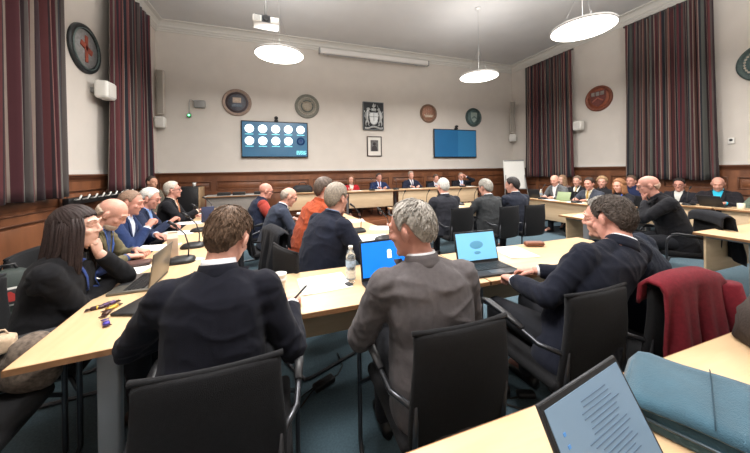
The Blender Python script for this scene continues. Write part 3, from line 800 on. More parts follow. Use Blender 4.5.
rosette('wall_plaque', 'round reddish brown plaque with a pale ship, beside the coat of arms', BW(4.89, 3.37), .325, P_('umber', (122, 94, 76)), P_('terracotta', (162, 120, 100)),
        [('ship', P_('cream', (200, 176, 154)), multi(lambda b, r: b.prism([(-.55 * r, -.1 * r), (-.4 * r, -.42 * r), (.4 * r, -.42 * r), (.55 * r, -.1 * r), (.3 * r, -.2 * r), (-.3 * r, -.2 * r)], .028, .05), bar(0, .15, .05, .75), bar(-.25, .12, .05, .6), bar(.25, .12, .05, .6))),
         ('sails', P_('salmon', (176, 128, 108)), multi(bar(0, .2, .2, .4), bar(-.26, .16, .18, .32), bar(.26, .16, .18, .32)))])
rosette('wall_plaque', 'round dark green plaque with a pale shield above the plain blue screen', BW(6.76, 3.32), .345, P_('pinegreen', (62, 78, 76)), P_('darkteal', (84, 106, 106)),
        [('shield', P_('paleteal', (150, 166, 160)), shield(.36, .9, .05)), ('shield_chevron', P_('midteal', (96, 118, 116)), multi(bar(-.12, -.02, .42, .12, .05, .06, .6), bar(.12, -.02, .42, .12, .05, .06, -.6)))])
rosette('wall_plaque', 'round red brown plaque with a dark shield between the right wall curtains', RW(5.47, 3.37), .36, P_('rustrim', (120, 66, 48)), P_('rust', (148, 82, 58)),
        [('shield', P_('maroon', (104, 52, 46)), shield(.58, 1.05, .05)), ('shield_chief', P_('greybook', (128, 122, 118)), multi(bar(-.34, .36, .26, .3, .05, .062), bar(0, .36, .26, .3, .05, .062), bar(.34, .36, .26, .3, .05, .062))), ('shield_chevron', P_('rosebrown', (160, 96, 80)), multi(bar(-.18, -.08, .5, .1, .05, .06, .6), bar(.18, -.08, .5, .1, .05, .06, -.6)))])
rosette('wall_plaque', 'round dark plaque with pale centre cut by the right edge of the frame', RW(2.58, 3.36), .37, P_('pinegreen', (62, 78, 76)), P_('darkteal', (84, 106, 106)),
        [('ring_lettering', P_('palegrey', (168, 162, 150)), ticks(30, .68, .10, .03)), ('centre', P_('paleteal', (150, 166, 160)), disc(.5, .045))])
# carved coat of arms
t = thing('coat_of_arms', 'black and silver carved royal coat of arms panel on the back wall', 'coat of arms', (2.865, YB - .04, 3.175)); t.rotation_euler = (PI / 2, 0, 0)
SIL = mat('silver_relief', (186, 188, 188), .4, .2, .12, 40); BLK = mat('relief_black', (32, 36, 40), .5)
b = MB(); b.box((0, 0, 0), (.70, .90, .05), None, .006); b.build('backboard', BLK, t)
b = MB()
for q in ((0, .44, .70, .02), (0, -.44, .70, .02), (.34, 0, .02, .90), (-.34, 0, .02, .90)): b.box((q[0], q[1], .03), (q[2], q[3], .02), None, .004)
b.build('border', mat('relief_grey', (110, 116, 118), .5), t)
b = MB(); b.prism([(x * .15, y * .36 - .06) for x, y in shield_poly(.95, .9)], .02, .06); b.build('shield', SIL, t)
b = MB(); b.box((0, -.045, .062), (.012, .27, .006)); b.box((0, -.03, .062), (.26, .012, .006)); b.build('shield_quartering', BLK, t)
b = MB(); b.tube([(.145 * math.cos(a), -.07 + .20 * math.sin(a), .055) for a in np.linspace(-2.6, -.5, 16)], .015, 8); b.build('garter', SIL, t)
b = MB(); b.lathe([(0, 0), (.075, 0), (.08, .02), (.07, .05), (0, .055)], 20, trs((0, .15, .045), rx=-PI / 2)); [b.ell((x, .235 - abs(x) * .3, .045), (.02, .03, .015), 10, 8) for x in (-.07, -.035, 0, .035, .07)]; b.build('crown', SIL, t)
b = MB(); b.ell((0, .31, .045), (.05, .045, .02), 14, 10); b.ell((0, .365, .05), (.025, .03, .018), 12, 8); b.caps([(.04, .30, .045), (.075, .33, .045), (.06, .37, .045)], .01, 6); b.build('crest_lion', SIL, t)
for s in (-1, 1):
    b = MB()
    b.caps([(s * .21, -.18, .045), (s * .235, -.05, .05), (s * .215, .09, .05), (s * .185, .17, .05)], [.035, .05, .055, .035], 12)
    b.ell((s * .17, .215, .055), (.04, .045, .03), 12, 8); b.caps([(s * .15, .205, .06), (s * .125, .195, .06)], .018, 8)
    b.caps([(s * .20, .10, .055), (s * .145, .12, .06), (s * .115, .09, .055)], [.022, .016, .012], 8); b.caps([(s * .21, .03, .055), (s * .155, .02, .06), (s * .135, -.02, .055)], [.022, .016, .012], 8)
    b.caps([(s * .22, -.16, .05), (s * .17, -.22, .05), (s * .19, -.30, .05), (s * .15, -.31, .05)], [.035, .024, .016, .014], 8); b.caps([(s * .24, -.16, .05), (s * .27, -.24, .045), (s * .26, -.31, .045)], [.03, .02, .014], 8)
    b.caps([(s * .25, -.12, .045), (s * .30, -.02, .045), (s * .28, .08, .045), (s * .31, .15, .045)], [.01, .01, .009, .014], 8)
    if s > 0: b.caps([(s * .155, .25, .055), (s * .12, .35, .055)], [.009, .003], 8)
    else: [b.ell((s * (.20 + .02 * math.cos(k)), .20 + .035 * math.sin(k), .05), (.022, .022, .02), 8, 6) for k in np.linspace(-1.5, 2.2, 7)]
    b.build('supporter', SIL, t)
b = MB(); b.sheet([[(x, -.37 + .03 * math.cos(x * 14) + dy, .045) for x in np.linspace(-.30, .30, 25)] for dy in (-.028, .028)], .01); b.build('motto_scroll', SIL, t)
b = MB(); [b.box((x, -.37 + .03 * math.cos(x * 14), .052), (.012, .03, .004)) for x in np.linspace(-.26, .26, 19)]; b.build('motto_marks', BLK, t)
# framed portrait
t = thing('picture_frame', 'small dark framed portrait hanging under the coat of arms', 'picture', (2.895, YB - .025, 2.205)); t.rotation_euler = (PI / 2, 0, 0)
b = MB()
for q in ((0, .31, .5, .03), (0, -.31, .5, .03), (.235, 0, .03, .65), (-.235, 0, .03, .65)): b.box((q[0], q[1], .0), (q[2], q[3], .04), None, .006)
b.build('frame', mat('dark_frame', (58, 42, 36), .4), t)
b = MB(); b.box((0, 0, -.008), (.46, .61, .012)); b.build('mount_board', mat('mount_card', (214, 210, 202), .8), t)
b = MB(); b.box((0, .02, 0), (.26, .36, .006)); b.build('print', mat('print_ground', (96, 92, 92), .7, 0, .4, 9), t)
b = MB(); b.lathe([(0, 0), (.05, 0), (.05, .002), (0, .002)], 20, trs((0, .08, .003))); b.prism([(-.10, -.15), (.10, -.15), (.08, -.02), (.03, .02), (-.03, .02), (-.08, -.02)], .003, .005); b.build('print_figure', mat('print_dark', (52, 46, 48), .7), t)
# projection screen case
t = thing('projection_screen_case', 'long white roller projection screen case high on the back wall', 'projection screen', (2.93, YB - .32, 4.96))
b = MB(); b.box((0, 0, 0), (3.55, .13, .14), None, .02); b.build('casing', mat('case_white', (214, 210, 206), .5), t)
b = MB(); b.box((0, -.01, -.085), (3.4, .03, .03), None, .006); b.build('bottom_bar', mat('bar_grey', (150, 148, 146), .5), t)
for s in (-1, 1):
    b = MB(); b.box((s * 1.79, 0, 0), (.04, .15, .16), None, .01); b.build('end_cap', M_GREYP, t)
    b = MB(); b.box((s * 1.5, .14, .03), (.05, .3, .05)); b.build('bracket', M_GREYP, t)
# projector
pp = Vector((-.20, 5.16, 4.0))
t = thing('projector', 'white ceiling projector on a pole above the disc lamp', 'projector', pp, R(4))
b = MB(); b.box((0, 0, 0), (.42, .28, .12), None, .02); b.build('body', M_WHITEP, t)
b = MB(); b.lathe([(0, 0), (.05, 0), (.055, .03), (.035, .035), (0, .02)], 24, trs((0, -.14, 0), rx=PI / 2)); b.build('lens', M_BLACK, t)
b = MB(); b.box((0, -.141, 0), (.14, .006, .11), None, .002); b.build('lens_surround', mat('proj_dark', (70, 74, 80), .5), t)
b = MB(); [b.box((-.14, -.142, -.04 + k * .014), (.1, .004, .005)) for k in range(7)]; b.build('vent_grille', M_GREYP, t)
b = MB(); b.box((0, 0, .085), (.34, .16, .02), None, .004); [b.tube([(sx * .14, sy * .06, .05), (sx * .14, sy * .06, .085)], .008, 6) for sx in (-1, 1) for sy in (-1, 1)]; b.build('mount_plate', M_DKMETAL, t)
b = MB(); b.tube([(0, 0, .09), (0, 0, ZC - pp.z - .02)], .022, 12); b.lathe([(0, ZC - pp.z - .02), (.08, ZC - pp.z - .02), (.08, ZC - pp.z - .001), (0, ZC - pp.z - .001)], 20); b.build('pole', M_GREYP, t)
# column loudspeakers
def column_speaker(label, loc, rz, h):
    t = thing('column_speaker', label, 'speaker', loc, rz)
    b = MB(); b.box((0, 0, h / 2), (.16, .12, h), None, .02); b.build('cabinet', mat('speaker_beige', (190, 182, 174), .6), t)
    b = MB(); b.box((0, -.062, h / 2), (.13, .008, h - .06), None, .003); b.build('grille', mat('speaker_grille', (150, 144, 136), .8, bump=.6, bscale=300), t)
    b = MB(); b.box((0, .09, h * .5), (.06, .12, .1)); b.build('bracket', M_GREYP, t)
def box_speaker(label, loc, rz, w=.26, h=.28):
    t = thing('wall_speaker', label, 'speaker', loc, rz)
    b = MB(); b.box((0, 0, 0), (w, .2, h), None, .05, 4); b.build('cabinet', M_WHITEP, t)
    b = MB(); b.box((0, -.098, 0), (w * .78, .012, h * .78), None, .004); b.build('grille', mat('speaker_white_grille', (205, 202, 196), .8, bump=.5, bscale=400), t)
    b = MB(); b.box((0, .13, 0), (.06, .12, .08)); b.build('bracket', M_GREYP, t)
column_speaker('tall beige column speaker in the far left corner of the back wall', (-2.84, YB - .15, 2.92), 0, 1.14)
column_speaker('tall beige column speaker in the far right corner above the flip chart', (8.38, YB - .21, 2.77), -R(40), 1.2)
box_speaker('small white box speaker under the left column speaker', (-2.84, YB - .19, 2.72), 0, .22, .28)
box_speaker('small white box speaker under the right column speaker', (8.38, YB - .21, 2.58), -R(40), .24, .28)
box_speaker('white rounded speaker on the left wall between the curtains', (XL + .19, 5.98, 2.86), R(90), .28, .3)
box_speaker('white rounded speaker on the right wall beside the far curtain', (XR - .19, 5.92, 2.66), -R(90), .24, .28)
t = thing('emergency_light', 'grey emergency unit with a green lamp on a bent arm on the back wall', 'light', (-2.0, YB - .06, 3.26))
b = MB(); b.box((0, 0, 0), (.27, .12, .2), None, .03); b.build('battery_box', M_GREYP, t)
b = MB(); b.tube([(-.12, -.02, .04), (-.17, -.03, .10), (-.22, -.03, .10), (-.24, -.03, .02), (-.24, -.03, -.26)], .008, 8); b.build('arm', M_GREYP, t)
b = MB(); b.ell((-.24, -.03, -.32), (.055, .05, .06), 16, 12); b.build('lamp_shell', mat('lamp_shell_green', (50, 120, 80), .4), t)
b = MB(); b.ell((-.235, -.085, -.32), (.028, .02, .026), 14, 10); b.build('green_light', emit('green_glow', (130, 255, 170), 3), t)
t = thing('thermostat', 'tiny white control box on the right wall beside the wide curtain', 'control', (XR - .02, 3.02, 1.92), -R(90))
b = MB(); b.box((0, 0, 0), (.09, .03, .12), None, .008); b.build('case', M_WHITEP, t); b = MB(); b.lathe([(0, 0), (.025, 0), (.022, .012), (0, .012)], 16, trs((0, -.015, .015), rx=PI / 2)); b.build('dial', M_DKMETAL, t)
t = thing('smoke_detector', 'tiny round smoke detector on the ceiling near the right lamps', 'detector', (3.6, 4.5, ZC - .045))
b = MB(); b.lathe([(0, 0), (.045, .0), (.06, .02), (.065, .045), (0, .045)], 24); b.build('casing', M_WHITEP, t); b = MB(); b.lathe([(0, -.006), (.02, -.004), (.022, .002), (0, .002)], 16); b.build('sensor', M_GREYP, t)
# rail of hooks on left dado
t = thing('hook_rail', 'black rail with a row of white tipped hooks on the left wall panelling', 'rail', (XL + .14, 5.95, 1.05), 0)
b = MB(); b.box((0, 0, 0), (.08, 1.7, .10), None, .01); b.build('rail', M_BLACK, t)
for k in range(9):
    y = -.75 + k * .187
    b = MB(); b.caps([(.04, y, .02), (.10, y, .03), (.12, y, .08)], .012, 8); b.build('hook', M_WHITEP, t)
# ------------------------------------------------------------------ tables
M_BEECH = wood('beech_laminate', (206, 176, 138), (195, 163, 124), 2.2, (1, 9, 9), .42)
M_BPANEL = wood('beech_panel', (206, 180, 146), (194, 166, 132), 2.2, (1, 9, 9), .5)
M_EDGE = wood('beech_edge', (150, 108, 72), (128, 90, 58), 3, (1, 9, 9), .4)
M_LEG = mat('table_leg_grey', (128, 130, 134), .45, .2)
TABLES = []
def table(label, cx, cy, th, ln, dp=.6, z0=0.0, ht=.73, panel=True, group='beech meeting tables', grey=False):
    """sitters face heading th (deg, 0 = +Y); modesty panel on the far side"""
    t = thing('meeting_table', label, 'table', (cx, cy, z0), -R(th), group)
    b = MB(); b.box((0, 0, ht - .0125), (ln - .006, dp - .006, .025), None, .002); b.build('tabletop', mat('grey_laminate', (166, 162, 156), .5, 0, .05, 30) if grey else M_BEECH, t)
    b = MB()
    for c, d in (((0, dp / 2 - .0015, ht - .0135), (ln, .003, .024)), ((0, -dp / 2 + .0015, ht - .0135), (ln, .003, .024)), ((ln / 2 - .0015, 0, ht - .0135), (.003, dp, .024)), ((-ln / 2 + .0015, 0, ht - .0135), (.003, dp, .024))): b.box(c, d)
    b.build('edge_band', M_EDGE, t)
    for s in (-1, 1):
        x = s * (ln / 2 - .10); b = MB()
        b.box((x, -.04, (ht - .05) / 2 + .02), (.05, .08, ht - .075), None, .012); b.box((x, 0, .022), (.055, dp * .9, .034), None, .012); b.box((x, 0, ht - .04), (.05, dp * .8, .03), None, .004)
        b.build('leg', M_LEG, t)
    if panel:
        b = MB(); b.box((0, dp / 2 - .06, ht - .025 - .205), (ln - .16, .02, .40), None, .003); b.build('modesty_panel', mat('grey_panel', (128, 122, 116), .6, 0, .05, 30) if grey else M_BPANEL, t)
    b = MB(); b.box((0, .03, ht - .05), (ln - .3, .06, .04), None, .004); b.build('crossbeam', M_DKMETAL, t)
    TABLES.append((cx, cy, th, ln, dp, z0 + ht)); return t
EDG = {}
a0 = Vector((-.97, 1.40, 0)); u0 = Vector((-.083, .9965, 0)); n0 = Vector((.9965, .083, 0)); thL = math.degrees(math.atan2(n0.x, n0.y))
for k, lb in enumerate(('beech table nearest the camera in the left row, with wrapped chocolates on it', 'middle beech table of the left row, before the man in olive', 'farthest beech table of the left row, in front of the man with dark glasses')):
    c = a0 + u0 * (.80 + k * 1.602) + n0 * .31; table(lb, c.x, c.y, thL, 1.6, .62)
table('beech table in front of the young man writing and the grey haired man', .45, 1.735, 0, 1.58, .60)
table('beech table with the pale blue screened laptop, before the leaning man', 2.045, 1.735, 0, 1.60, .60)
a1 = Vector((.62, 2.46, 0)); u1 = Vector((-.136, .9907, 0)); n1 = Vector((.9907, .136, 0)); thI = math.degrees(math.atan2(n1.x, n1.y))
for k, lb in enumerate(('beech table covered in papers in front of the man in the navy jacket', 'beech table in front of the bald man with the rust coloured sleeve')):
    c = a1 + u1 * (.64 + k * 1.285) + n1 * .33; table(lb, c.x, c.y, thI, 1.28, .66)
table('beech table with microphones in front of the three men seen from behind', 2.95, 4.62, 0, 2.1, .60)
table('beech table corner showing beyond the leaning man, in front of the bald man in profile', 4.63, 2.79, 0, 1.40, .60)
table('empty beech table at the right edge of the frame showing its grey leg and foot', 4.96, 1.40, 0, 1.60, .70)
table('beech table in front of the bald man in grey and the ginger haired woman', 5.69, 4.15, -90, 1.95, .48)
table('beech table in front of the man with dark hair and glasses, right row', 7.02, 3.16, -90, 1.10, .50)
table('beech table in front of the man in the turquoise shirt', 7.02, 1.90, -90, 1.40, .50)
for k, lb in enumerate(('beech top table on the platform in front of the woman in red', 'beech top table on the platform in front of the man under the framed picture', 'beech top table on the platform in front of the man holding his forehead')):
    table(lb, 2.28 + k * 1.385, 7.29, 180, 1.38, .58, .166, .72)
table('beech table on the platform holding a black bag, under the screen with circles', .72, 7.55, 180, 1.38, .58, .166, .72)
table('grey laminate table on the platform with flat black boxes, far left', -1.0, 7.55, 180, 1.38, .58, .166, .72, grey=True)
table('beech table at the bottom of the frame with the pale screen laptop and teal bag', 1.15, .335, 0, 2.0, .62)

# ------------------------------------------------------------------ chairs
M_CHF = mat('chair_fabric', (27, 27, 29), .93, 0, .15, 80, .5, 500, .03, spec=.2); M_CHT = mat('chair_tube', (70, 71, 75), .3, .75)
M_ARM = mat('chair_arm_pad', (48, 48, 50), .45)
def chair_proto():
    t = thing('armchair', 'x', 'chair', (0, 0, 0), 0, 'black meeting chairs')
    b = MB(); P = []
    for j in range(9):
        v = j / 8; row = []
        for i in range(13):
            u = -1 + i / 6; z = .40 + .47 * v; x = u * .208 * (.93 + .07 * math.sin(PI * min(1, v * 1.1 + .1)))
            y = -.235 - .05 * v + .035 * u * u * .8 - .02 * math.sin(PI * v)
            row.append((x, y, z - (.012 * abs(u) ** 6 if j == 8 else 0)))
        P.append(row)
    b.sheet(P, .034)
    me = b.mesh('backrest'); o = link('backrest', me, M_CHF, t)
    bv = o.modifiers.new('soft', 'BEVEL'); bv.width = .012; bv.segments = 2; bv.limit_method = 'ANGLE'; bv.angle_limit = R(50)
    b = MB(); b.box((0, .0, .435), (.46, .46, .055), None, .022, 3); b.build('seat', M_CHF, t)
    b = MB(); b.tube([(s_ * .200 * q, -.262 + .02 * q * q - .02, .868) for s_, q in ((-1, 1), (-1, .7), (-1, .3), (1, 0), (1, .3), (1, .7), (1, 1))], .0095, 8); b.build('top_roll', M_CHF, t)
    for s in (-1, 1):
        b = MB(); b.tube([(s * .198, -.245, .60), (s * .245, -.16, .605), (s * .262, -.02, .645), (s * .265, .14, .665), (s * .265, .20, .655), (s * .265, .232, .62), (s * .265, .24, .56), (s * .265, .24, .08), (s * .265, .225, .03), (s * .265, .18, .013), (s * .265, -.2, .013), (s * .255, -.25, .016)], .0115, 10)
        b.build('side_frame', M_CHT, t)
        b = MB(); b.tube([(s * .255, -.08, .642), (s * .265, .02, .668), (s * .268, .15, .683), (s * .266, .195, .674)], [.014, .02, .02, .014], 10, flat=.55); b.build('arm_pad', M_ARM, t)
        b = MB(); b.tube([(s * .265, .235, .36), (s * .22, .19, .405), (s * .19, .1, .408), (s * .19, -.21, .40), (s * .19, -.25, .43), (s * .19, -.262, .62)], .0105, 8); b.build('seat_tube', M_CHT, t)
    b = MB(); b.tube([(-.255, -.25, .016), (0, -.262, .016), (.255, -.25, .016)], .011, 8); b.build('floor_bar', M_CHT, t)
    return t
CH = chair_proto(); CH_USED = [0]
def chair(label, x, y, face, z0=0.0):
    if not CH_USED[0]:
        CH_USED[0] = 1; CH.location = (x, y, z0); CH.rotation_euler = (0, 0, -R(face)); CH['label'] = label; return CH
    return dup(CH, (x, y, z0), -R(face), label)

# ------------------------------------------------------------------ the people
HS = dict
short = HS(top=.020, side=.009, amp=.004, freq=18); crop_ = HS(top=.009, side=.006, amp=.002, freq=20); fringe = HS(bald=.045, side=.008, amp=.003, freq=18)
NAVY = (24, 27, 42); BLUE = (38, 52, 88); DGREY = (50, 51, 56); BLACKC = (26, 26, 30)
WHITEH = (205, 202, 196); GREYH = (140, 136, 130); DKBR = (58, 44, 36)
def back(O, face, dy=0.0): # chair under a sitter
    a = R(face); return (O.x - math.sin(a) * dy, O.y - math.cos(a) * dy)
def seated(who, label, head, face, chairlab=True, cdy=0.0, cdx=0, z0=0, seat=.46, **k):
    r, O = person(who, label, head, face, z0=z0, seat=seat, **k)
    if chairlab:
        x, y = back(O, face, cdy); chair('black armchair under ' + who if chairlab is True else chairlab, x + cdx, y, face, z0)
    return r, O
def wpt(px, py, z): return at_z(px, py, z)
# --- near row, backs to the camera
seated('the young man writing with a pen', 'young man with brown hair in a dark navy suit, seen from behind, writing', (228, 239, 1.21), 2, lean=14, hd=(-16, 26, 4), skin='pink', hair=HS(top=.017, side=.005, amp=.005, freq=15, quiff=.006, nape=-.012, part=1), haircol=(92, 72, 57), collar=.012, top='suit', col=(17, 18, 28),
       arms=({'at': Vector((-.10, .30, .775)), 'hint': (-1.0, .0, -.6), 'dir': (.9, .4, -.1)}, {'at': wpt(292, 302, .775), 'world': True, 'hint': (.35, -.5, -1), 'dir': (.1, .9, -.15), 'curl': .75}), wide=.96, chairlab=False)
seated('the grey haired man in the grey suit', 'grey haired man in a mid grey suit seen from behind, head turned left', (411, 230, 1.25), 6, lean=10, side=-5, hd=(46, 10, -2), skin='red', hair=HS(top=.013, side=.006, amp=.005, freq=11, nape=.008), haircol=(158, 152, 144), top='suit', col=(86, 81, 82),
       arms=({'at': Vector((-.15, .36, .775)), 'hint': (-.6, -.1, -1)}, {'at': Vector((.14, .36, .775)), 'hint': (.4, -.2, -1)}), wide=1.0, chairlab=False)
chair('black armchair in the foreground under the young man writing with a pen', -.20, 1.20, 0); chair('black armchair in the foreground under the grey haired man in the grey suit', .63, 1.14, 1)
seated('the leaning man in navy', 'dark grey haired man in a dark navy suit leaning right towards his neighbour', (612, 221, 1.60), 0, lean=0, side=37, hd=(-4, 24, 8), skin='red', hair=HS(top=.020, side=.010, amp=.006, freq=17, curly=1, nape=-.01), haircol=(70, 61, 55), top='suit', col=(21, 24, 36),
       arms=({'at': Vector((1.30, 1.32, .775)), 'world': True, 'hint': (-1, -.3, -.8), 'dir': (.4, .8, -.1)}, 'table'), wide=1.12, chairlab=False)
chair('black armchair in the foreground under the leaning man in navy', 1.39, 1.17, 0)
seated('the man hidden behind the leaning man', 'man with light grey hair mostly hidden behind the leaning man, in blue black jacket', (604, 219, 1.74), 0, lean=6, side=-30, hd=(25, 6, -8), skin='pink', hair=HS(top=.018, side=.010, amp=.006, freq=15, curly=1), haircol=(150, 146, 140), top='suit', col=(24, 30, 44), shirt=(40, 46, 60), arms=('table', 'table'), wide=1.12, fat=.8,
       chairlab=False)
chair('black armchair with a dark red coat hung over its back', 1.86, 1.10, 2)
seated('the bald man in profile', 'bald man in a black jacket sitting in profile with his hand to his chin', (648, 186, 3.42), -52, lean=24, hd=(-16, 14, 0), skin='red', hair=HS(bald=.0, side=.002, amp=.001), haircol=(176, 146, 128), shirt=(44, 44, 50), col=BLACKC, arms=('chin', 'table'), wide=1.05, glasses=(60, 50, 45))
# --- left row
seated('the woman with long dark hair', 'woman with long dark brown hair in a black cardigan, fist under her chin', (77, 228, 1.60), 84, lean=14, hd=(-6, -2, 0), skin='pale', hair=HS(top=.014, side=.012, amp=.004, freq=20, long=.25, tufts=0, low=.03), haircol=(46, 35, 33), top='knit', col=(20, 20, 23), arms=('chin', {'at': wpt(113, 279, .775), 'world': True, 'hint': (1, -.3, -.6), 'dir': (-.3, 1, -.1)}), female=True, lanyard=(42, 66, 128), glasses=None)
seated('the man in the olive jacket', 'bald man in an olive jacket with a blue lanyard looking down at his hands', (112, 214, 2.28), 82, lean=20, hd=(-6, 34, 0), skin='pink', hair=HS(bald=.02, side=.003, amp=.001), haircol=(184, 164, 146), top='suit', col=(106, 98, 74), shirt=(58, 76, 116), lanyard=(40, 74, 140), arms=('table', 'table'), curl=(.8, .8), beard=(168, 148, 130))
seated('the man with cropped reddish hair', 'man with cropped hair in a bright blue suit, fist raised, in the left row', (131, 203, 2.86), 85, lean=16, hd=(-4, 14, 0), skin='red', hair=crop_, haircol=(128, 104, 88), top='suit', col=(34, 48, 84), shirt=(200, 210, 228), arms=('table', {'at': Vector((.10, .34, .90)), 'hint': (.6, .2, -1), 'dir': (-.6, .3, .7), 'curl': .95}))
seated('the white haired man with glasses', 'white haired man with glasses in a navy suit in the left row', (150, 199, 3.45), 85, lean=16, hd=(-4, 16, 0), skin='red', hair=short, haircol=WHITEH, top='suit', col=(32, 40, 62), shirt=(120, 150, 200), glasses=(90, 60, 55), arms=('table', {'at': Vector((.12, .40, .84)), 'hint': (.6, .2, -1), 'dir': (-.5, .6, .5), 'curl': .7}))
seated('the man in dark glasses', 'white haired man in dark glasses and black suit with orange tie at the far left', (173, 190.5, 4.30), 85, lean=10, hd=(2, -4, 0), skin='red', hair=HS(top=.026, side=.014, amp=.005), haircol=(186, 178, 166), top='suit', col=BLACKC, shirt=(212, 190, 170), tie=(190, 120, 80), glasses=(20, 20, 22), arms=('table', {'at': Vector((.16, .46, .86)), 'hint': (.6, .1, -1), 'dir': (-.2, .9, .2), 'curl': .6}))
seated('the seated man by the far left curtain', 'man in a khaki top by the far left curtain, half hidden behind the left row', (152, 182.5, 5.5), 120, lean=4, hd=(0, 5, 0), skin='warm', hair=crop_, haircol=(60, 52, 48), top='knit', col=(98, 92, 80), arms=('lap', 'lap'))
# --- inner row facing right
seated('the man in the navy jacket with hand at mouth', 'grey haired man in a navy jacket resting his chin on his hand, seen from behind', (337, 199, 2.42), 66, lean=20, hd=(10, 8, 0), skin='pink', hair=HS(top=.024, side=.014, amp=.005, freq=15), haircol=(138, 128, 116), top='suit', col=(24, 28, 42), shirt=(110, 130, 160), arms=('chin', {'at': wpt(369, 247, .775), 'world': True, 'hint': (.8, -.3, -.6), 'dir': (0, 1, -.1)}), wide=1.1, fat=.6)
seated('the man in the orange jumper', 'dark haired person in a bright orange jumper facing right', (325, 190, 3.02), 72, lean=22, hd=(-14, 6, 0), skin='pink', hair=HS(top=.022, side=.013, amp=.005, freq=15), haircol=(92, 80, 72), top='knit', col=(152, 68, 40), arms=('table', 'table'), foldamp=1.6, fat=.3)
seated('the balding man in the slate suit', 'balding man with glasses in a slate blue suit looking down in the inner row', (289, 197, 3.75), 76, lean=24, hd=(-6, 24, 0), skin='pink', hair=fringe, haircol=(150, 140, 130), top='suit', col=(48, 54, 68), glasses=(70, 60, 56), arms=('table', 'table'))
seated('the bald man with the rust sleeve', 'bald man with glasses in a navy gilet with a rust red sleeve', (266, 191, 4.40), 74, lean=18, hd=(-8, 12, 0), skin='red', hair=None, top='knit', col=(32, 38, 56), sleeves=(140, 52, 44), glasses=(50, 44, 42), arms=('table', 'table'), fat=.4)
# --- three men from behind
seated('the white haired man from behind', 'white haired man in a dark suit seen from behind, left of three', (443, 187, 4.35), -4, lean=5, hd=(-4, 8, 0), skin='pink', hair=short, haircol=WHITEH, top='suit', col=(46, 47, 54), wide=1.1, cdy=0, cdx=.08)
seated('the man with curly grey hair from behind', 'man with curly grey hair in a dark grey jacket seen from behind, middle of three', (485, 188, 4.45), -6, lean=8, hd=(6, 14, 0), skin='pink', hair=HS(top=.022, side=.018, amp=.008, freq=13, curly=1), haircol=(150, 146, 138), top='suit', col=(58, 60, 62), wide=1.1, fat=.4, cdy=0, cdx=.08)
seated('the dark haired man from behind', 'dark haired man in a navy jacket seen from behind, right of three', (512, 185.5, 4.55), 0, lean=5, hd=(30, 10, 0), skin='pink', hair=HS(top=.020, side=.014, amp=.004), haircol=(48, 44, 44), top='suit', col=(40, 44, 56), wide=1.1, cdy=0, cdx=.08)
# --- platform
seated('the woman in red on the platform', 'woman in a red jacket at the platform table', at_y(351, 180, 7.85), 182, z0=.166, seat=.41, lean=4, hd=(-8, 4, 0), skin='pink', hair=HS(top=.02, side=.022, amp=.004, long=.05), haircol=(120, 84, 62), top='suit', col=(170, 32, 42), shirt=(220, 200, 188), female=True, arms=('lap', 'table'))
seated('the man in blue on the platform', 'man in a blue suit and tie on the platform below the framed picture', at_y(379, 177.5, 7.85), 182, z0=.166, seat=.41, lean=6, hd=(6, 8, 0), skin='red', hair=HS(top=.012, side=.012, amp=.003), haircol=(70, 60, 56), top='suit', col=(34, 46, 80), shirt=(180, 196, 226), tie=(120, 40, 50))
seated('the grey haired man on the platform', 'grey haired man in a navy suit sitting upright on the platform', at_y(411, 175.5, 7.85), 186, z0=.166, seat=.41, lean=2, hd=(0, 0, 0), skin='pink', hair=short, haircol=(140, 130, 120), top='suit', col=(34, 38, 56), shirt=(226, 224, 224), tie=(70, 60, 90))
seated('the dark suited man on the platform', 'dark suited man leaning in on the platform, third from the right there', at_y(436, 179, 7.85), 190, z0=.166, seat=.41, lean=12, hd=(10, 8, 0), skin='pink', hair=short, haircol=(80, 66, 56), top='suit', col=(34, 36, 46), shirt=(200, 204, 214))
seated('the man holding his forehead', 'man in black suit with pale blue tie holding his raised hand to his forehead', at_y(461, 176.5, 7.85), 194, z0=.166, seat=.41, lean=8, hd=(0, 6, 0), skin='pink', hair=crop_, haircol=(130, 116, 104), top='suit', col=(28, 28, 34), shirt=(214, 222, 238), tie=(120, 150, 200), arms=('up', 'table'))
chair('empty black armchair on the platform beside the man holding his forehead', 6.05, 7.95, 190, .166)
# --- right row
seated('the bald man in grey on the right', 'bald man in a grey jacket writing at the far end of the right row', (554.5, 180.5, 6.4), -84, lean=20, hd=(18, 16, 0), skin='pink', hair=None, top='suit', col=(92, 94, 96), shirt=(225, 225, 228))
seated('the fair woman by the right wall', 'fair haired woman mostly hidden behind the bald man in grey', (562, 180, 7.6), -90, lean=4, hd=(0, 4, 0), skin='pale', hair=HS(top=.02, side=.02, amp=.004, long=.1), haircol=(150, 120, 94), top='knit', col=(120, 96, 88), female=True, arms=('lap', 'lap'))
seated('the man in black by the right wall', 'man in a black suit and yellow tie sitting back against the right wall panelling', (577, 181.5, 6.7), -104, lean=2, hd=(0, 4, 0), skin='pink', hair=short, haircol=(110, 92, 78), top='suit', col=(32, 32, 36), shirt=(200, 198, 190), tie=(178, 150, 90), arms=('lap', 'lap'))
seated('the dark haired man with the tablet', 'dark haired man with a gold tie in a slate suit behind the green tablet', (589, 184, 5.8), -86, lean=14, hd=(10, 8, 0), skin='red', hair=HS(top=.02, side=.012, amp=.004), haircol=(58, 46, 40), top='suit', col=(62, 66, 76), shirt=(190, 182, 160), tie=(170, 136, 66))
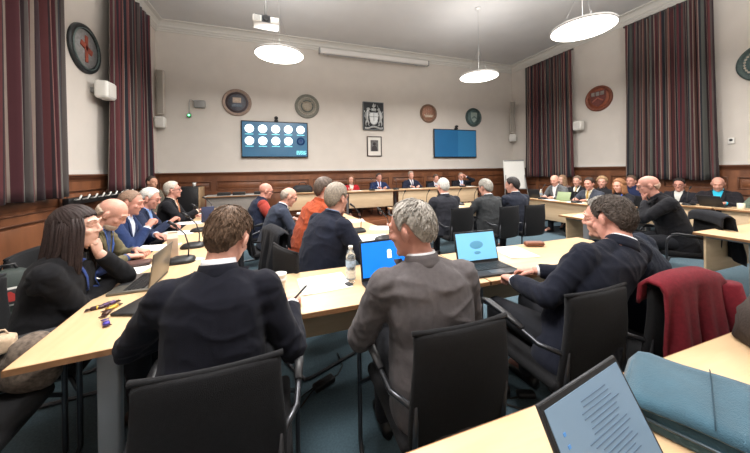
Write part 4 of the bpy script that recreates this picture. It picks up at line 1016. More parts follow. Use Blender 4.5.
seated('the blonde curly haired woman', 'woman with curly blonde hair in black by the right wall', (602, 182.5, 6.3), -92, lean=4, hd=(24, 4, 0), skin='pink', hair=HS(top=.026, side=.026, amp=.010, freq=11, curly=1, nape=-.02), haircol=(160, 130, 98), top='knit', col=(34, 33, 36), female=True, arms=('lap', 'lap'))
seated('the woman with ginger hair', 'ginger haired woman in black with a bright blue lanyard at the right row', (619, 186, 5.25), -76, lean=12, hd=(14, 8, 0), skin='pink', hair=HS(top=.024, side=.022, amp=.005, long=.06), haircol=(140, 98, 68), top='knit', col=(32, 32, 38), female=True, lanyard=(50, 90, 190))
seated('the man in the dark blue shirt', 'short haired man in a dark blue shirt by the right wall under the curtain', (631, 181.5, 6.1), -98, lean=2, hd=(0, 2, 0), skin='red', hair=short, haircol=(90, 72, 60), top='polo', col=(30, 38, 66), shirt=(40, 52, 92), arms=('lap', 'lap'))
seated('the dark haired man in glasses', 'dark haired man in glasses, black suit and pale shirt in the right row', (679, 185, 5.55), -98, lean=6, hd=(6, 6, 0), skin='red', hair=short, haircol=(40, 34, 32), top='suit', col=(36, 36, 42), shirt=(196, 196, 190), glasses=(30, 28, 28), arms=('lap', 'table'))
seated('the man in the turquoise shirt', 'bald man in a turquoise shirt and black jacket at the right row', (718, 184, 5.08), -102, lean=8, hd=(6, 20, 0), skin='pink', hair=None, top='suit', col=(34, 32, 36), shirt=(50, 178, 208), fat=1.2, wide=1.08, arms=('table', 'table'))
seated('the person cut by the right edge', 'person in a grey green top cut by the right edge of the frame', (772, 188, 4.5), -104, lean=8, hd=(0, 10, 0), skin='pink', hair=short, haircol=(120, 104, 90), top='knit', col=(92, 104, 92))
# empty chairs
for lb, x, y, f in (('black armchair beside the left table holding a coat and scarf', -1.23, 1.51, 84),):
    if 'scarf' in lb: chair(lb, x, y, f)
# ------------------------------------------------------------------ things on the tables
TZ = .7305
M_PAPER = mat('paper', (238, 236, 230), .9, 0, .02, 30); M_INK = mat('ink', (70, 72, 78), .8)
M_LAP = mat('laptop_shell', (44, 45, 48), .4, .3); M_LAPS = mat('laptop_silver', (120, 116, 108), .35, .6); M_KEY = mat('laptop_keys', (18, 18, 20), .5)
def laptop(label, x, y, rz, w, d, tilt, shell, scr, content=None, z=TZ):
    """rz: direction the user faces (0 = user at -Y looking +Y)"""
    t = thing('laptop', label, 'laptop', (x, y, z), rz, 'laptops')
    b = MB(); b.box((0, 0, .009), (w, d, .016), None, .005); b.build('base', shell, t)
    b = MB()
    for r_ in range(5):
        for c_ in range(13): b.box((-w * .41 + c_ * w * .0685, d * .30 - r_ * d * .10, .0185), (w * .058, d * .08, .004))
    b.build('keyboard', M_KEY, t)
    b = MB(); b.box((0, -d * .32, .0178), (w * .3, d * .24, .002)); b.build('touchpad', mat('touchpad', (60, 60, 63), .35), t)
    Mh = Matrix.Translation((0, d / 2 - .004, .014)) @ Matrix.Rotation(-R(tilt), 4, 'X')
    h = d * .98
    b = MB(); b.box((0, 0, h / 2), (w, .008, h), Mh, .003); ld = b.build('lid', shell, t)
    b = MB(); b.box((0, -.0045, h / 2), (w - .006, .002, h - .006), Mh); b.build('bezel', M_BLACK, ld)
    b = MB(); b.box((0, -.0062, h / 2 + .004), (w - .022, .002, h - .034), Mh); b.build('display', scr, ld)
    b = MB(); b.tube([(-w * .4, d / 2 - .004, .014), (w * .4, d / 2 - .004, .014)], .007, 8); b.build('hinge', M_BLACK, t)
    if content:
        for nm, m_, fn in content:
            b = MB(); fn(b, Mh, w, h); b.build(nm, m_, ld)
    return t
p = at_z(124, 286, TZ)
laptop('open dark laptop seen from its side in front of the woman with long dark hair', -.865, 2.20, -R(88), .34, .21, 8, M_LAPS, emit('display_pale', (150, 160, 170), .6))
laptop('open laptop with a bright blue screen in front of the grey haired man', .655, 1.565, R(3), .36, .25, 10, M_LAP, emit('display_blue', (10, 112, 214), .95),
       [('screen_figure', emit('display_white', (235, 240, 250), 1.0), lambda b, M, w, h: (b.lathe([(0, 0), (.016, 0), (.016, .002), (0, .002)], 20, M @ trs((.02, -.0075, h * .66), rx=PI / 2)), b.box((.02, -.0078, h * .56), (.03, .002, .03), M, .001)))])
laptop('open black laptop with a pale blue screen on the near row table', 1.37, 1.60, -R(3), .35, .235, 14, M_LAP, emit('display_paleblue', (112, 176, 206), .85),
       [('screen_shape', emit('display_midblue', (84, 142, 172), .7), lambda b, M, w, h: (b.ell((0, -.0068, h * .56), (.06, .0015, .03), 20, 8, M), b.ell((.0, -.0068, h * .32), (.03, .0015, .012), 14, 6, M)))])
def textlines(b, M, w, h):
    rnd = random.Random(4)
    for k in range(17):
        b.box((.02 + .008 * rnd.uniform(-1, 1), -.0078, h * .84 - k * h * .043), (w * rnd.uniform(.30, .5), .001, .0018), M)
def icons(b, M, w, h):
    for k in range(6): b.box((-w * .38, -.0078, h * .72 - k * h * .09), (.008, .001, .006), M)
laptop('open laptop with pale document on screen at the bottom of the frame', .70, .27, R(9), .33, .225, 28, M_LAP, emit('display_document', (108, 130, 150), .36), [('text_lines', emit('display_text', (78, 98, 118), .3), textlines), ('sidebar_icons', emit('display_icons', (70, 124, 180), .4), icons)])
# papers
PAPER0 = None
def paper(label, x, y, rz, w=.21, d=.297, lines=True, z=TZ):
    t = thing('paper_sheet', label, 'paper', (x, y, z), rz, 'papers on the tables')
    rnd = random.Random(int(x * 1000) + int(y * 77)); b = MB()
    b.sheet([[(w * (i / 4 - .5), d * (j / 4 - .5), .002 + .003 * (i in (0, 4) and j in (0, 4)) * rnd.random()) for i in range(5)] for j in range(5)], .0016); b.build('sheet', M_PAPER, t)
    return t
def pp_(label, px, py, rz, w=.21, d=.297):
    q = at_z(px, py, TZ); return paper(label, q.x, q.y, rz, w, d)
pp_('white paper sheets beside the young man writing, on the near table', 324, 283, R(4), .30, .27)
pp_('white paper under the dark laptop of the woman with long hair', 120, 272, R(80), .25, .33)
pp_('open white booklet in front of the man in the olive jacket', 153, 248, R(84), .24, .40)
pp_('white papers in front of the man with cropped reddish hair', 178, 233, R(84), .24, .36)
pp_('white papers in front of the white haired man with glasses', 190, 223, R(88), .23, .36)
pp_('white papers at the far end of the left table', 205, 214, R(85), .25, .36)
pp_('white name slip lying by the carton on the left table', 192, 259, R(60), .06, .2)
pp_('white papers on the inner table before the man with hand at mouth', 372, 238, R(80), .28, .36)
pp_('white papers further along the inner table', 384, 228, R(70), .24, .34)
pp_('white papers at the far end of the papered inner table', 352, 221, R(84), .24, .34)
pp_('small white papers on the table before the balding man in slate', 306, 213, R(84), .2, .3)
pp_('white paper beside the black laptop with the pale blue screen', 514, 252, R(-12), .25, .32)
for k, (px, py, lb) in enumerate(((566, 203, 'white papers beside the dark haired man with the tablet'), (605, 208, 'white papers in front of the ginger haired woman'), (545, 200.5, 'white paper in front of the bald man in grey'))):
    q = at_z(px, py, TZ); paper(lb, min(5.80, max(5.6, q.x)), min(5.0, max(3.3, q.y)), R(5), .22, .32)
paper('white papers in front of the dark haired man in glasses', 7.04, 3.3, R(5), .28, .36); paper('long white papers in front of the man in the turquoise shirt', 7.0, 2.1, R(4), .26, .3)
for k, (x, lb) in enumerate(((1.95, 'white papers before the woman in red'), (2.6, 'white papers before the man in blue on the platform'), (3.7, 'white papers before the upright grey haired man on the platform'), (5.6, 'white papers before the man holding his forehead'))):
    paper(lb, x, 7.32, R(3), .3, .24, z=.8865)
paper('white papers before the white haired man seen from behind', 2.3, 4.55, R(4), .3, .24); paper('white papers before the man with curly grey hair seen from behind', 3.1, 4.55, R(-4), .3, .24)
q = at_z(625, 210, TZ); paper('white papers by the elbow of the bald man in profile', 4.12, 2.8, R(20), .24, .3)
# conference microphones
def mic_proto():
    t = thing('microphone', 'x', 'microphone', (0, 0, 0), 0, 'conference microphones')
    b = MB(); rg = []
    for z, s_ in ((0, 1), (.012, 1.02), (.03, .9), (.042, .62)):
        rg.append([Vector((.075 * s_ * math.copysign(abs(math.cos(a)) ** .6, math.cos(a)), (.10 * s_) * math.copysign(abs(math.sin(a)) ** .6, math.sin(a)) + (1 - s_) * .03, z)) for a in np.linspace(0, 2 * PI, 24, endpoint=False)])
    b.rings(rg); b.build('base', M_BLACK, t)
    b = MB(); b.tube([(0, .05, .03), (0, .055, .12), (0, .03, .22), (0, -.04, .30)], .005, 8); b.build('gooseneck', M_DKMETAL, t)
    b = MB(); b.caps([(0, -.03, .29), (0, -.075, .325)], [.010, .012], 10); b.build('capsule', M_BLACK, t)
    b = MB(); b.lathe([(0, 0), (.016, 0), (.014, .006), (0, .006)], 16, trs((0, -.045, .036))); b.build('talk_button', mat('button_grey', (120, 122, 124), .5), t)
    return t
MP = mic_proto(); mic_n = [0]
def mic(label, x, y, face, z=TZ):
    if mic_n[0] == 0: MP.location = (x, y, z); MP.rotation_euler = (0, 0, -R(face)); MP['label'] = label
    else: dup(MP, (x, y, z), -R(face), label)
    mic_n[0] += 1
def mic_p(label, px, py, face): q = at_z(px, py, TZ); mic(label, q.x, q.y, face)
mic_p('black gooseneck microphone behind the woman\'s laptop on the left table', 181, 262, 85)
mic_p('black gooseneck microphone by the carton on the left table', 193, 247, 85)
mic_p('black gooseneck microphone before the man with cropped reddish hair', 200, 231, 85)
mic_p('black gooseneck microphone at the far end of the left table', 209, 217.5, 85)
mic_p('black gooseneck microphone on the inner table beside the blue laptop screen', 385, 240, 80)
mic_p('black gooseneck microphone by the hand at mouth of the man in the navy jacket', 357, 232, 80)
mic('black gooseneck microphone before the balding man in slate', .66, 4.30, 80)
for x, lb in ((2.15, 'black gooseneck microphone before the white haired man from behind'), (2.65, 'black gooseneck microphone between the white haired and curly haired men'), (3.35, 'black gooseneck microphone before the curly haired man from behind'), (3.75, 'black gooseneck microphone before the dark haired man from behind')):
    mic(lb, x, 4.72, 0)
for x, lb in ((2.35, 'black gooseneck microphone before the woman in red'), (3.05, 'black gooseneck microphone before the man in blue on the platform'), (4.55, 'black gooseneck microphone before the dark suited man on the platform'), (5.25, 'black gooseneck microphone before the man holding his forehead')):
    mic(lb, x, 7.22, 180, .8865)
for y, lb in ((4.75, 'black gooseneck microphone before the bald man in grey'), (4.0, 'black gooseneck microphone before the ginger haired woman')): mic(lb, 5.58, y, -90)
mic('black gooseneck microphone before the dark haired man in glasses', 6.92, 2.95, -90)
# near table small things
def bottle(label, x, y, z=TZ, sc=1.0, m=None):
    t = thing('water_bottle', label, 'bottle', (x, y, z), 0, 'bottles'); m = m or MAT_PET
    b = MB(); b.lathe([(r * sc, zz * sc) for r, zz in ((0, .004), (.028, .0), (.032, .006), (.032, .05), (.030, .055), (.032, .06), (.032, .13), (.030, .135), (.032, .14), (.030, .155), (.018, .185), (.0125, .195), (.0125, .205), (0, .205))], 24); b.build('body', m, t)
    b = MB(); b.lathe([(r * sc, zz * sc) for r, zz in ((0, .200), (.0145, .200), (.0145, .217), (0, .218))], 20); b.build('cap', M_WHITEP, t)
    b = MB(); b.lathe([(r * sc, zz * sc) for r, zz in ((.0325, .085), (.0328, .086), (.0328, .125), (.0325, .126))], 24, None, False); b.build('label_band', mat('bottle_label', (170, 190, 210), .6, 0, .25, 60), t)
MAT_PET = mat('clear_plastic', (226, 234, 238), .08, 0, trans=.75)
q = at_z(351, 279, TZ); bottle('clear plastic water bottle beside the blue laptop screen', q.x, q.y)
q = at_x(538, 196, 5.72); bottle('small pale bottle at the far end of the right row table', 5.72, 4.92, TZ, .95, mat('milk_plastic', (206, 190, 170), .4))
t = thing('paper_cup', 'white paper cup beside the young man writing', 'cup', at_z(280, 291, TZ))
b = MB(); b.lathe([(0, .002), (.028, .0), (.038, .10), (.041, .104), (.038, .105), (.035, .098), (.026, .006), (0, .006)], 28, None, False); b.build('cup_body', M_WHITEP, t)
b = MB(); b.lathe([(.033, .055), (.037, .056), (.0395, .082), (.037, .083)], 28, None, False); b.build('sleeve_band', mat('cup_band', (214, 208, 200), .8), t)
hp = at_z(296, 297, .80)
t = thing('pen', 'black pen held in the right hand of the young man', 'pen', hp); t.rotation_euler = (0, R(58), R(28))
b = MB(); b.tube([(0, 0, -.075), (0, 0, -.06), (0, 0, .07), (0, 0, .075)], [.001, .005, .0055, .004], 10); b.build('barrel', M_BLACK, t); b = MB(); b.box((0, .007, .045), (.003, .002, .045)); b.build('clip', M_CHROME, t)
t = thing('key_fob', 'small black key fob with ring on the near table by the bottle', 'keys', at_z(349, 285, TZ), R(20))
b = MB(); b.box((0, 0, .006), (.035, .05, .012), None, .005); b.build('fob', M_BLACK, t); b = MB(); b.tube([(.03 + .014 * math.cos(a), .012 + .014 * math.sin(a), .004) for a in np.linspace(0, 2 * PI, 18)], .002, 6); b.build('ring', M_CHROME, t)
# wrapped chocolates
for k, (px, py, c, lb) in enumerate(((97.5, 309, (58, 40, 46), 'dark wrapped chocolate at the left of the little pile'), (109, 305, (70, 44, 84), 'purple and brown wrapped chocolate at the back of the pile'), (112, 309, (176, 140, 48), 'yellow banded wrapped chocolate in the middle of the pile'), (107, 314, (74, 50, 40), 'brown wrapped chocolate in front of the yellow one'), (106, 324, (72, 60, 150), 'blue and purple wrapped chocolate nearest the table edge'))):
    q = at_z(px, py, TZ); t = thing('wrapped_chocolate', lb, 'chocolate', q, R(20 + 25 * k), 'wrapped chocolates')
    b = MB(); b.box((0, 0, .008), (.058, .027, .019), None, .008); b.build('wrapper', mat('foil_%d' % k, c, .3, .4, .2, 60), t)
    b = MB()
    for s in (-1, 1): b.prism([(s * .027, -.007), (s * .046, -.016), (s * .046, .016), (s * .027, .007)], .006, .009)
    b.build('twist_end', mat('foil_end', (60, 42, 46), .3, .4), t)
    b = MB(); b.box((0, 0, .0085), (.018, .0278, .0198), None, .008); b.build('band', mat('foil_band_%d' % (k % 2), ((190, 160, 60), (60, 44, 50))[k % 2], .3, .4), t)
t = thing('folder', 'black zipped folder beside the sleeve of the young man writing', 'folder', at_z(143, 306, TZ), R(70))
b = MB(); b.box((0, 0, .009), (.22, .15, .016), None, .007); b.build('cover', mat('folder_leather', (30, 29, 29), .5, bump=.4, bscale=160), t); b = MB(); b.tube([(-.1, -.076, .009), (.1, -.076, .009)], .0025, 6); b.build('zip', M_DKMETAL, t)
t = thing('wallet', 'dark brown leather case in front of the man in the olive jacket', 'case', at_z(135, 266, TZ), R(10))
b = MB(); b.box((0, 0, .018), (.20, .10, .034), None, .012); b.build('case_body', mat('brown_leather', (78, 48, 42), .5, 0, .15, 40, .3, 200), t); b = MB(); b.tube([(-.1, -.051, .018), (.1, -.051, .018)], .002, 6); b.build('zip', M_DKMETAL, t)
t = thing('drink_carton', 'beige drink carton standing behind the laptop on the left table', 'carton', at_z(173, 258, TZ), R(15))
b = MB(); b.box((0, 0, .085), (.075, .075, .17), None, .004); b.build('carton_body', mat('carton_beige', (188, 164, 142), .6, 0, .06, 18), t)
b = MB(); b.smooth = False; b.rings([[Vector((x, y, .17)) for x, y in ((-.036, -.036), (.036, -.036), (.036, .036), (-.036, .036))], [Vector((x, y, .205)) for x, y in ((-.036, -.004), (.036, -.004), (.036, .004), (-.036, .004))], [Vector((x, y, .218)) for x, y in ((-.036, -.003), (.036, -.003), (.036, .003), (-.036, .003))]]); b.build('gable_top', mat('carton_top', (196, 176, 154), .6), t)
t = thing('tablet_case', 'navy blue upright folder on the left table beyond the carton', 'folder', at_z(208, 222, TZ), R(20))
b = MB(); b.box((0, 0, .11), (.16, .02, .22), None, .004, ); b.build('cover', mat('navy_card', (40, 48, 78), .6), t); b = MB(); b.box((0, .03, .005), (.16, .10, .008), None, .002); b.build('foot', M_DKMETAL, t)
t = thing('phone', 'black phone lying at the far end of the left table', 'phone', at_z(197, 216, TZ), R(80))
b = MB(); b.box((0, 0, .005), (.075, .15, .009), None, .004); b.build('phone_body', M_BLACK, t); b = MB(); b.box((0, 0, .0098), (.068, .14, .0008)); b.build('glass', mat('phone_glass', (30, 34, 40), .1), t)
t = thing('spectacle_case', 'brown leather spectacle case beyond the paper on the near table', 'case', at_z(534, 246, TZ), R(-20))
b = MB(); b.box((0, 0, .022), (.17, .07, .042), None, .02, 4); b.build('case_shell', mat('tan_leather', (122, 70, 44), .5, 0, .15, 40, .3, 200), t); b = MB(); b.tube([(-.08, -.035, .022), (.08, -.035, .022)], .0018, 6); b.build('seam', M_BLACK, t)
t = thing('tablet', 'tablet with a green cover leaning on the right row table', 'tablet', (5.70, 4.38, TZ), -R(80)); Mt = Matrix.Rotation(-R(24), 4, 'X')
b = MB(); b.box((0, 0, .10), (.27, .012, .19), Mt, .004); b.build('cover', mat('green_cover', (128, 142, 104), .6), t); b = MB(); b.box((0, -.01, .0045), (.27, .16, .009), None, .003); b.build('cover_flap', mat('green_flap', (112, 126, 92), .6), t)
laptop('black laptop in front of the bald man in grey, right row', 5.69, 4.98, R(92), .30, .21, 14, M_LAP, emit('display_dim', (90, 110, 130), .4))
t = thing('mug', 'pale cream mug on the table in front of the man in the turquoise shirt', 'mug', (6.92, 2.35, TZ))
b = MB(); b.lathe([(0, .0), (.036, 0), (.042, .01), (.043, .095), (.040, .096), (.038, .012), (0, .01)], 28, None, False); b.build('mug_body', mat('cream_glaze', (226, 220, 196), .35), t); b = MB(); b.tube([(.042, 0, .08), (.068, 0, .07), (.07, 0, .035), (.042, 0, .02)], .006, 8); b.build('handle', mat('cream_glaze', (226, 220, 196), .35), t)
for x, y, lb in ((7.1, 2.0, 'dark laptop before the man in the turquoise shirt'),): laptop(lb, 7.06, 2.68, R(86), .30, .21, 30, M_LAP, emit('display_dim', (90, 110, 130), .4))
t = thing('desk_equipment', 'black boxy equipment with white lettering plate at the right edge on the right row table', 'equipment', (7.08, 1.80, TZ), R(88))
b = MB(); b.box((0, 0, .06), (.34, .22, .12), None, .01); b.build('box_body', M_BLACK, t); b = MB(); b.box((0, .112, .075), (.16, .004, .05)); b.build('plate', M_GREYP, t)
# black bags and boxes on the platform tables
t = thing('black_bag', 'black soft bag on the platform table under the screen with circles', 'bag', (.55, 7.55, .8865), R(4))
b = MB(); rg = []
for z, sx, sy in ((0, .24, .10), (.02, .26, .115), (.12, .25, .11), (.17, .20, .08), (.185, .16, .05)): rg.append([Vector((sx * math.copysign(abs(math.cos(a)) ** .6, math.cos(a)), sy * math.copysign(abs(math.sin(a)) ** .6, math.sin(a)), z + .008 * math.sin(a * 3))) for a in np.linspace(0, 2 * PI, 32, endpoint=False)])
b.rings(rg); b.build('bag_body', mat('black_nylon', (26, 27, 32), .7, bump=.4, bscale=90), t); b = MB(); b.tube([(-.1, 0, .17), (-.08, 0, .24), (0, 0, .265), (.08, 0, .24), (.1, 0, .17)], .01, 8); b.build('handle', M_BLACK, t)
for x, lb in ((-1.28, 'flat black box on the grey platform table in the far left corner'), (-.95, 'second flat black box on the grey platform table, nearer the screen'), (-.48, 'flat black box at the right end of the grey platform table')):
    t = thing('flat_box', lb, 'box', (x, 7.5, .8865), R(2), 'flat black boxes'); b = MB(); b.box((0, 0, .035), (.27, .2, .07), None, .006); b.build('box_body', M_BLACK, t); b = MB(); b.box((0, -.102, .04), (.16, .004, .03)); b.build('label_strip', M_DKMETAL, t)
for x, m_, lb in ((1.28, mat('dark_bottle', (46, 44, 42), .3), 'dark bottle on the platform table near the man in orange'),): bottle(lb, x, 7.5, .8865, 1.1, m_)
t = thing('equipment_cabinet', 'black equipment cabinet with pale side panel by the far left corner', 'cabinet', (-2.15, 8.0, 0), 0)
b = MB(); b.box((0, 0, .56), (.55, .5, 1.08), None, .01); b.build('cabinet_body', M_BLACK, t); b = MB(); b.box((.29, -.02, .56), (.03, .46, 1.06), None, .004); b.build('side_panel', wood('cabinet_side', (176, 148, 116), (160, 132, 100), 3), t); b = MB(); b.box((0, -.255, .6), (.48, .012, .9), None, .004); b.build('door', mat('cabinet_door', (32, 32, 34), .3), t); b = MB(); b.box((.18, -.27, .62), (.02, .02, .14), None, .005); b.build('handle', M_CHROME, t)
b = MB(); t2 = thing('white_cup', 'white cup on top of the black equipment cabinet', 'cup', (-2.02, 8.0, 1.1025)); b.lathe([(0, 0), (.03, 0), (.04, .09), (.037, .09), (.027, .006), (0, .006)], 20, None, False); b.build('cup_body', M_WHITEP, t2)
t = thing('spray_bottle', 'small white bottle standing on the hook rail by the left curtain', 'bottle', (XL + .14, 6.72, 1.101)); b = MB(); b.lathe([(0, 0), (.035, 0), (.038, .01), (.038, .10), (.018, .13), (.014, .15), (0, .15)], 20); b.build('bottle_body', M_WHITEP, t); b = MB(); b.box((.01, 0, .165), (.05, .025, .03), None, .006); b.build('nozzle', M_GREYP, t)
# flip chart
fc_ = Vector((7.62, 7.55, 0)); t = thing('flip_chart', 'white flip chart easel standing in the far right corner', 'flip chart', fc_, -R(28))
Mf = Matrix.Translation((0, 0, .72)) @ Matrix.Rotation(-R(9), 4, 'X')
b = MB(); b.box((0, 0, .5), (.68, .025, 1.0), Mf, .006); b.build('board', M_WHITEP, t); b = MB(); b.box((0, -.02, .5), (.60, .012, .92), Mf); b.build('paper_pad', M_PAPER, t); b = MB(); b.box((0, -.03, .98), (.64, .03, .04), Mf, .006); b.build('clamp_bar', M_GREYP, t); b = MB(); b.box((0, -.05, .0), (.66, .07, .02), Mf, .004); b.build('pen_tray', M_GREYP, t)
for a, c in (((-.3, .0, 1.2), (-.42, -.22, .01)), ((.3, .0, 1.2), (.42, -.22, .01)), ((0, .12, 1.5), (0, .62, .01))):
    b = MB(); b.tube([a, c], .013, 8); b.build('leg', M_GREYP, t)
# teal bag
t = thing('laptop_bag', 'teal canvas laptop bag lying on the bottom right table', 'bag', (1.125, .39, TZ), R(23))
def slab(b, w, d, h, n=36, puff=.012, e=.35, z0=0):
    rg = []
    for z, s_ in ((0, .965), (h * .15, .995), (h * .5, 1.0), (h * .85, .985), (h, .95)):
        rg.append([Vector((w / 2 * s_ * math.copysign(abs(math.cos(a)) ** e, math.cos(a)), d / 2 * s_ * math.copysign(abs(math.sin(a)) ** e, math.sin(a)), z + z0)) for a in np.linspace(0, 2 * PI, n, endpoint=False)])
    rg.append([p * .5 + Vector((0, 0, (h + puff + z0) * .5 + 0)) if False else Vector((p.x * .6, p.y * .6, h + puff + z0)) for p in rg[-1]]); rg.append([Vector((p.x * .1, p.y * .1, h + puff * 1.2 + z0)) for p in rg[-2]])
    b.rings(rg)
TEAL = mat('teal_canvas', (42, 76, 92), .9, 0, .14, 14, .5, 260, .2); TEALD = mat('teal_canvas_edge', (32, 58, 72), .9, 0, .1, 20, .4, 260)
b = MB(); slab(b, .30, .45, .06); b.build('bag_body', TEAL, t)
b = MB(); rg = []
Pp = []
for j in range(19):
    v = j / 18; row = []
    for i in range(15):
        u = i / 14 - .5; x = u * .31; y = .228 - v * .47; z = .072 + .012 * math.cos(u * PI) * math.sin(PI * v) + .004 * math.sin(v * 11 + u * 5)
        if v < .08: z -= .05 * (1 - v / .08) ** 1.5
        if abs(u) > .46: z -= .012
        row.append((x, y, z))
    Pp.append(row)
b.sheet(Pp, .007); b.build('flap', TEAL, t)
b = MB(); b.tube([(.0 + .30 * (i / 10 - .5), .045, .089 + .002 * math.cos((i / 10 - .5) * PI) - (.010 if i in (0, 10) else 0)) for i in range(11)], .0014, 6); b.build('seam', TEALD, t)
b = MB(); b.tube([(-.151, .2, .03), (-.153, 0, .032), (-.151, -.2, .03)], .004, 6); b.build('zip', mat('zip_grey', (70, 84, 92), .4, .4), t)
b = MB(); b.tube([(-.15, .19, .05), (-.165, .215, .045), (-.15, .23, .03), (-.13, .22, .04)], .004, 6); b.build('strap_ring', M_CHROME, t)
# brown bag
t = thing('brown_bag', 'slouching brown leather bag cut by the right edge of the frame', 'bag', (1.80, .515, TZ), R(20)); b = MB(); rg = []
for z, sx, sy in ((0, .12, .09), (.01, .145, .11), (.07, .15, .115), (.13, .135, .10), (.175, .11, .07), (.19, .07, .035)):
    rg.append([Vector((sx * math.cos(a) * (1 + .10 * math.sin(5 * a + z * 30) + .05 * math.sin(9 * a - z * 50)), sy * math.sin(a) * (1 + .10 * math.cos(4 * a + z * 40)), z)) for a in np.linspace(0, 2 * PI, 40, endpoint=False)])
b.rings(rg); b.build('bag_body', mat('dark_brown_suede', (40, 29, 22), .85, 0, .35, 14, .5, 120, .0), t)
b = MB(); b.sheet([[( .10 * (u - .5) * 2, -.125 - .015 * math.sin(PI * v), .03 + .11 * v) for u in np.linspace(0, 1, 9)] for v in np.linspace(0, 1, 7)], .01); b.build('front_pocket', mat('brown_suede_light', (112, 88, 68), .8, 0, .3, 14, .5, 120, .2), t)
b = MB(); b.tube([(-.08, 0, .17), (-.07, .02, .24), (0, .03, .27), (.07, .02, .24), (.08, 0, .17)], .01, 8); b.build('handle', mat('brown_leather', (78, 48, 42), .5), t)
# dark red coat over the fourth near chair
def drape(name, label, M, w, front, backl, top, m, seed=1, thick=.014, slope=.0):
    t = thing(name, label, name.replace('_', ' ') if name != 'coat' else 'coat', M.to_translation()); t.rotation_euler = M.to_euler(); P = []
    for j in range(34):
        v = j / 33; row = []
        for i in range(29):
            u = i / 28 * 2 - 1; s_ = v * (front + backl) - backl
            if s_ < -.03: y = -.045 - .045 * min(1, (-s_) / .4) ; z = top + (s_ + .03)
            elif s_ > .03: y = .045 + .02 * min(1, s_ / .3); z = top - (s_ - .03)
            else: a = s_ / .03 * PI / 2; y = .045 * math.sin(a); z = top + .03 * math.cos(a)
            dn = max(0, top - z); flare = 1 + .20 * dn
            y += (.020 * math.sin(u * 7 + seed + dn * 4) + .012 * math.sin(u * 15 + dn * 7 + seed)) * min(1, dn * 4) * (1 if s_ < 0 else .3)
            z += -.03 * abs(u) ** 3 + slope * u + .02 * math.sin(u * 5 + seed) * (1 if abs(s_) > .2 else .3) * min(1, dn * 2)
            row.append((u * w * flare, y - .0, z))
        P.append(row)
    b = MB(); b.sheet(P, thick); o = b.build('cloth_body', m, t); return t
def chairM(x, y, face): return Matrix.Translation((x, y, 0)) @ Matrix.Rotation(-R(face), 4, 'Z') @ Matrix.Translation((0, -.285, 0))
RED = cloth('dark_red_wool', (104, 26, 36), .15)
t = drape('coat', 'dark red coat draped over the back of a chair behind the hidden man', chairM(1.86, 1.10, 2), .225, .12, .62, .90, RED, 1)
b = MB(); [b.tube([(s * .22, -.06, .86), (s * .25, -.075, .70), (s * .245, -.09, .50), (s * .23, -.085, .36)], [.045, .05, .046, .04], 12) for s in (1,)]; b.build('sleeve', RED, t)
DBL = cloth('black_coat_cloth', (28, 29, 34), .15)
for who, lb in (('the man in the navy jacket with hand at mouth', 'black coat hung over the chair of the balding man in slate'),):
    h = [q for q in HEADS if q[0] == 'the balding man in the slate suit'][0]; x, y = h[1] - .0, h[2]
    drape('coat', lb, chairM(x - .0, y, 76), .25, .15, .66, .885, DBL, 2)
h = [q for q in HEADS if q[0] == 'the man in the orange jumper'][0]; drape('coat', 'black coat hung over the chair of the man in the orange jumper', chairM(h[1], h[2], 72), .25, .15, .66, .885, DBL, 7)
h = [q for q in HEADS if q[0] == 'the bald man with the rust sleeve'][0]; drape('coat', 'black coat hung over the chair of the bald man with the rust sleeve', chairM(h[1], h[2], 74), .25, .12, .6, .885, DBL, 5)
h = [q for q in HEADS if q[0] == 'the bald man in profile'][0]; drape('coat', 'black jacket hung over the chair of the bald man in profile', chairM(h[1], h[2], -52), .25, .12, .5, .885, DBL, 4)
# things on the chair by the woman
t = thing('backpack', 'dark green backpack with red and white badge beside the woman with long dark hair', 'backpack', (-1.66, 2.455, .40), R(34)); t.scale = (.82, .72, .95); b = MB(); rg = []
for z, sx, sy in ((0, .15, .10), (.03, .18, .13), (.2, .185, .135), (.34, .17, .12), (.43, .12, .085), (.46, .06, .04)):
    rg.append([Vector((sx * math.copysign(abs(math.cos(a)) ** .7, math.cos(a)), sy * math.copysign(abs(math.sin(a)) ** .7, math.sin(a)), z)) for a in np.linspace(0, 2 * PI, 32, endpoint=False)])
b.rings(rg); b.build('pack_body', mat('dark_green_nylon', (34, 44, 40), .7, 0, .15, 20, .4, 120), t)
b = MB(); b.box((0, -.136, .30), (.14, .006, .12), None, .002); b.build('badge', mat('badge_white', (206, 204, 198), .6), t); b = MB(); b.box((0, -.141, .30), (.115, .004, .095)); b.build('badge_field', mat('badge_field', (60, 60, 62), .6), t); b = MB(); b.prism([(-.035, -.03), (.035, -.03), (.035, .01), (.01, .035), (-.03, .03)], 0, .004, Matrix.Translation((0, -.143, .30)) @ Matrix.Rotation(PI / 2, 4, 'X')); b.build('badge_mark', mat('badge_red', (186, 62, 58), .6), t)
b = MB(); b.box((.0, -.137, .13), (.2, .02, .14), None, .01); b.build('front_pocket', mat('pale_pocket', (50, 58, 54), .7), t); b = MB(); b.tube([(-.05, 0, .44), (-.03, 0, .49), (.03, 0, .49), (.05, 0, .44)], .01, 8); b.build('handle', M_BLACK, t)
b = MB(); b.prism([(-.12, 0), (.02, .02), (.0, .05), (-.12, .12)], 0, .004, Matrix.Translation((-.03, -.152, .12)) @ Matrix.Rotation(PI / 2, 4, 'X')); b.build('white_tag', M_PAPER, t)
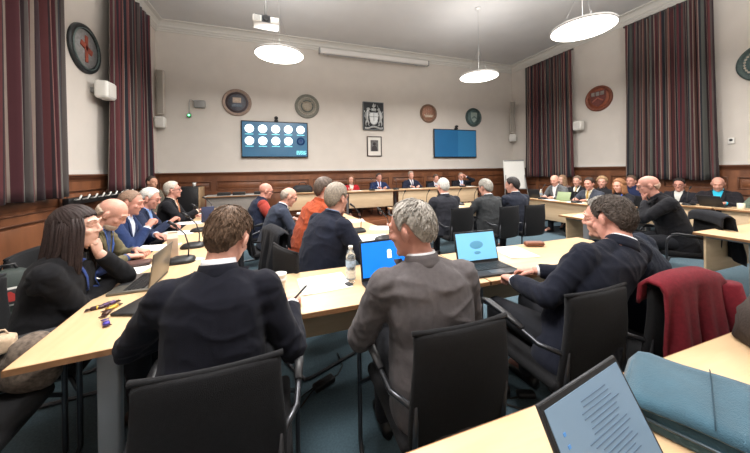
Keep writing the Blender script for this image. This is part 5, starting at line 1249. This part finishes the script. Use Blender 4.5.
def heap(name, label, cat, loc, r, m, seed, part='cloth_body'):
    t = thing(name, label, cat, loc); b = MB(); b.ell((0, 0, r[2]), r, 40, 26); V = np.array(b.v); nn = vnoise(V * 11 + seed); ri = 1 - np.abs(2 * vnoise(V * 16 + seed * 2) - 1)
    c = V - np.array([0, 0, r[2]]); V = np.array([0, 0, r[2]]) + c * (1 + .35 * (nn - .5) + .14 * (ri - .5))[:, None]; V[:, 2] = np.maximum(V[:, 2], .0); b.v = [tuple(p) for p in V]; b.build(part, m, t); return t
t = heap('scarf', 'grey brown knitted scarf bundled on the chair beside the left table', 'scarf', (-1.09, 1.72, .465), (.12, .075, .125), cloth('scarf_wool', (104, 92, 82), .45), 3)
t = heap('patterned_cloth', 'blue and white patterned cloth bundled at the left edge of the frame', 'cloth', (-1.28, 1.65, .465), (.10, .10, .125), mat('patterned_cloth', (96, 110, 118), .9, 0, .75, 26, .4, 200), 8)
t = thing('cream_bag', 'small cream cloth bag on the coats beside the left table', 'bag', (-1.185, 1.70, .665), R(20)); t.scale = (.62, .62, .7); b = MB(); slab(b, .17, .13, .08, 30, .02, .6); b.build('bag_body', cloth('cream_cloth', (190, 166, 140), .1), t); b = MB(); b.tube([(-.05, 0, .09), (-.03, 0, .13), (.03, 0, .13), (.05, 0, .09)], .006, 8); b.build('handle', cloth('cream_cloth', (190, 166, 140), .1), t)
# floor cables
q = at_z(324, 383, .02); t = thing('power_adapter', 'black power adapter with cables on the carpet between the two foreground chairs', 'adapter', (q.x, q.y, .001), R(25))
b = MB(); b.box((0, 0, .02), (.15, .06, .036), None, .008); b.build('brick', M_BLACK, t)
b = MB(); b.tube([(-.075, .0, .02), (-.12, -.01, .008), (-.2, -.05, .006), (-.28, -.02, .006), (-.4, -.06, .006)], .0045, 6); b.tube([(-.075, .012, .02), (-.14, .02, .008), (-.22, .0, .006), (-.34, -.04, .006)], .004, 6); b.tube([(.075, 0, .02), (.12, .01, .008), (.2, .06, .006), (.26, .2, .006)], .004, 6); b.build('cable', M_CABLE, t)
q = at_z(497, 402, .01); t = thing('extension_lead', 'black cables lying on the carpet by the bottom right table', 'cable', (q.x, q.y, .001), R(-20))
b = MB(); b.tube([(-.25, .1, .008), (-.1, .03, .008), (.02, .0, .008), (.15, -.06, .008), (.3, -.05, .008)], .006, 6); b.tube([(-.2, .16, .008), (-.05, .06, .008), (.1, .03, .008), (.2, .05, .008)], .005, 6); b.build('cable', M_CABLE, t); b = MB(); b.box((.2, .05, .018), (.11, .045, .034), None, .008); b.build('plug_block', M_DKMETAL, t)

# ------------------------------------------------------------------ view
SC.view_settings.view_transform = 'Standard'; SC.view_settings.look = 'None'; SC.view_settings.gamma = 1; SC.view_settings.use_curve_mapping = False
SC.view_settings.exposure = 0.0
SC.cycles.max_bounces = 6; SC.cycles.diffuse_bounces = 4
for w in HEADS: print('SEAT %-45s x=%.2f y=%.2f L=%.2f' % w)
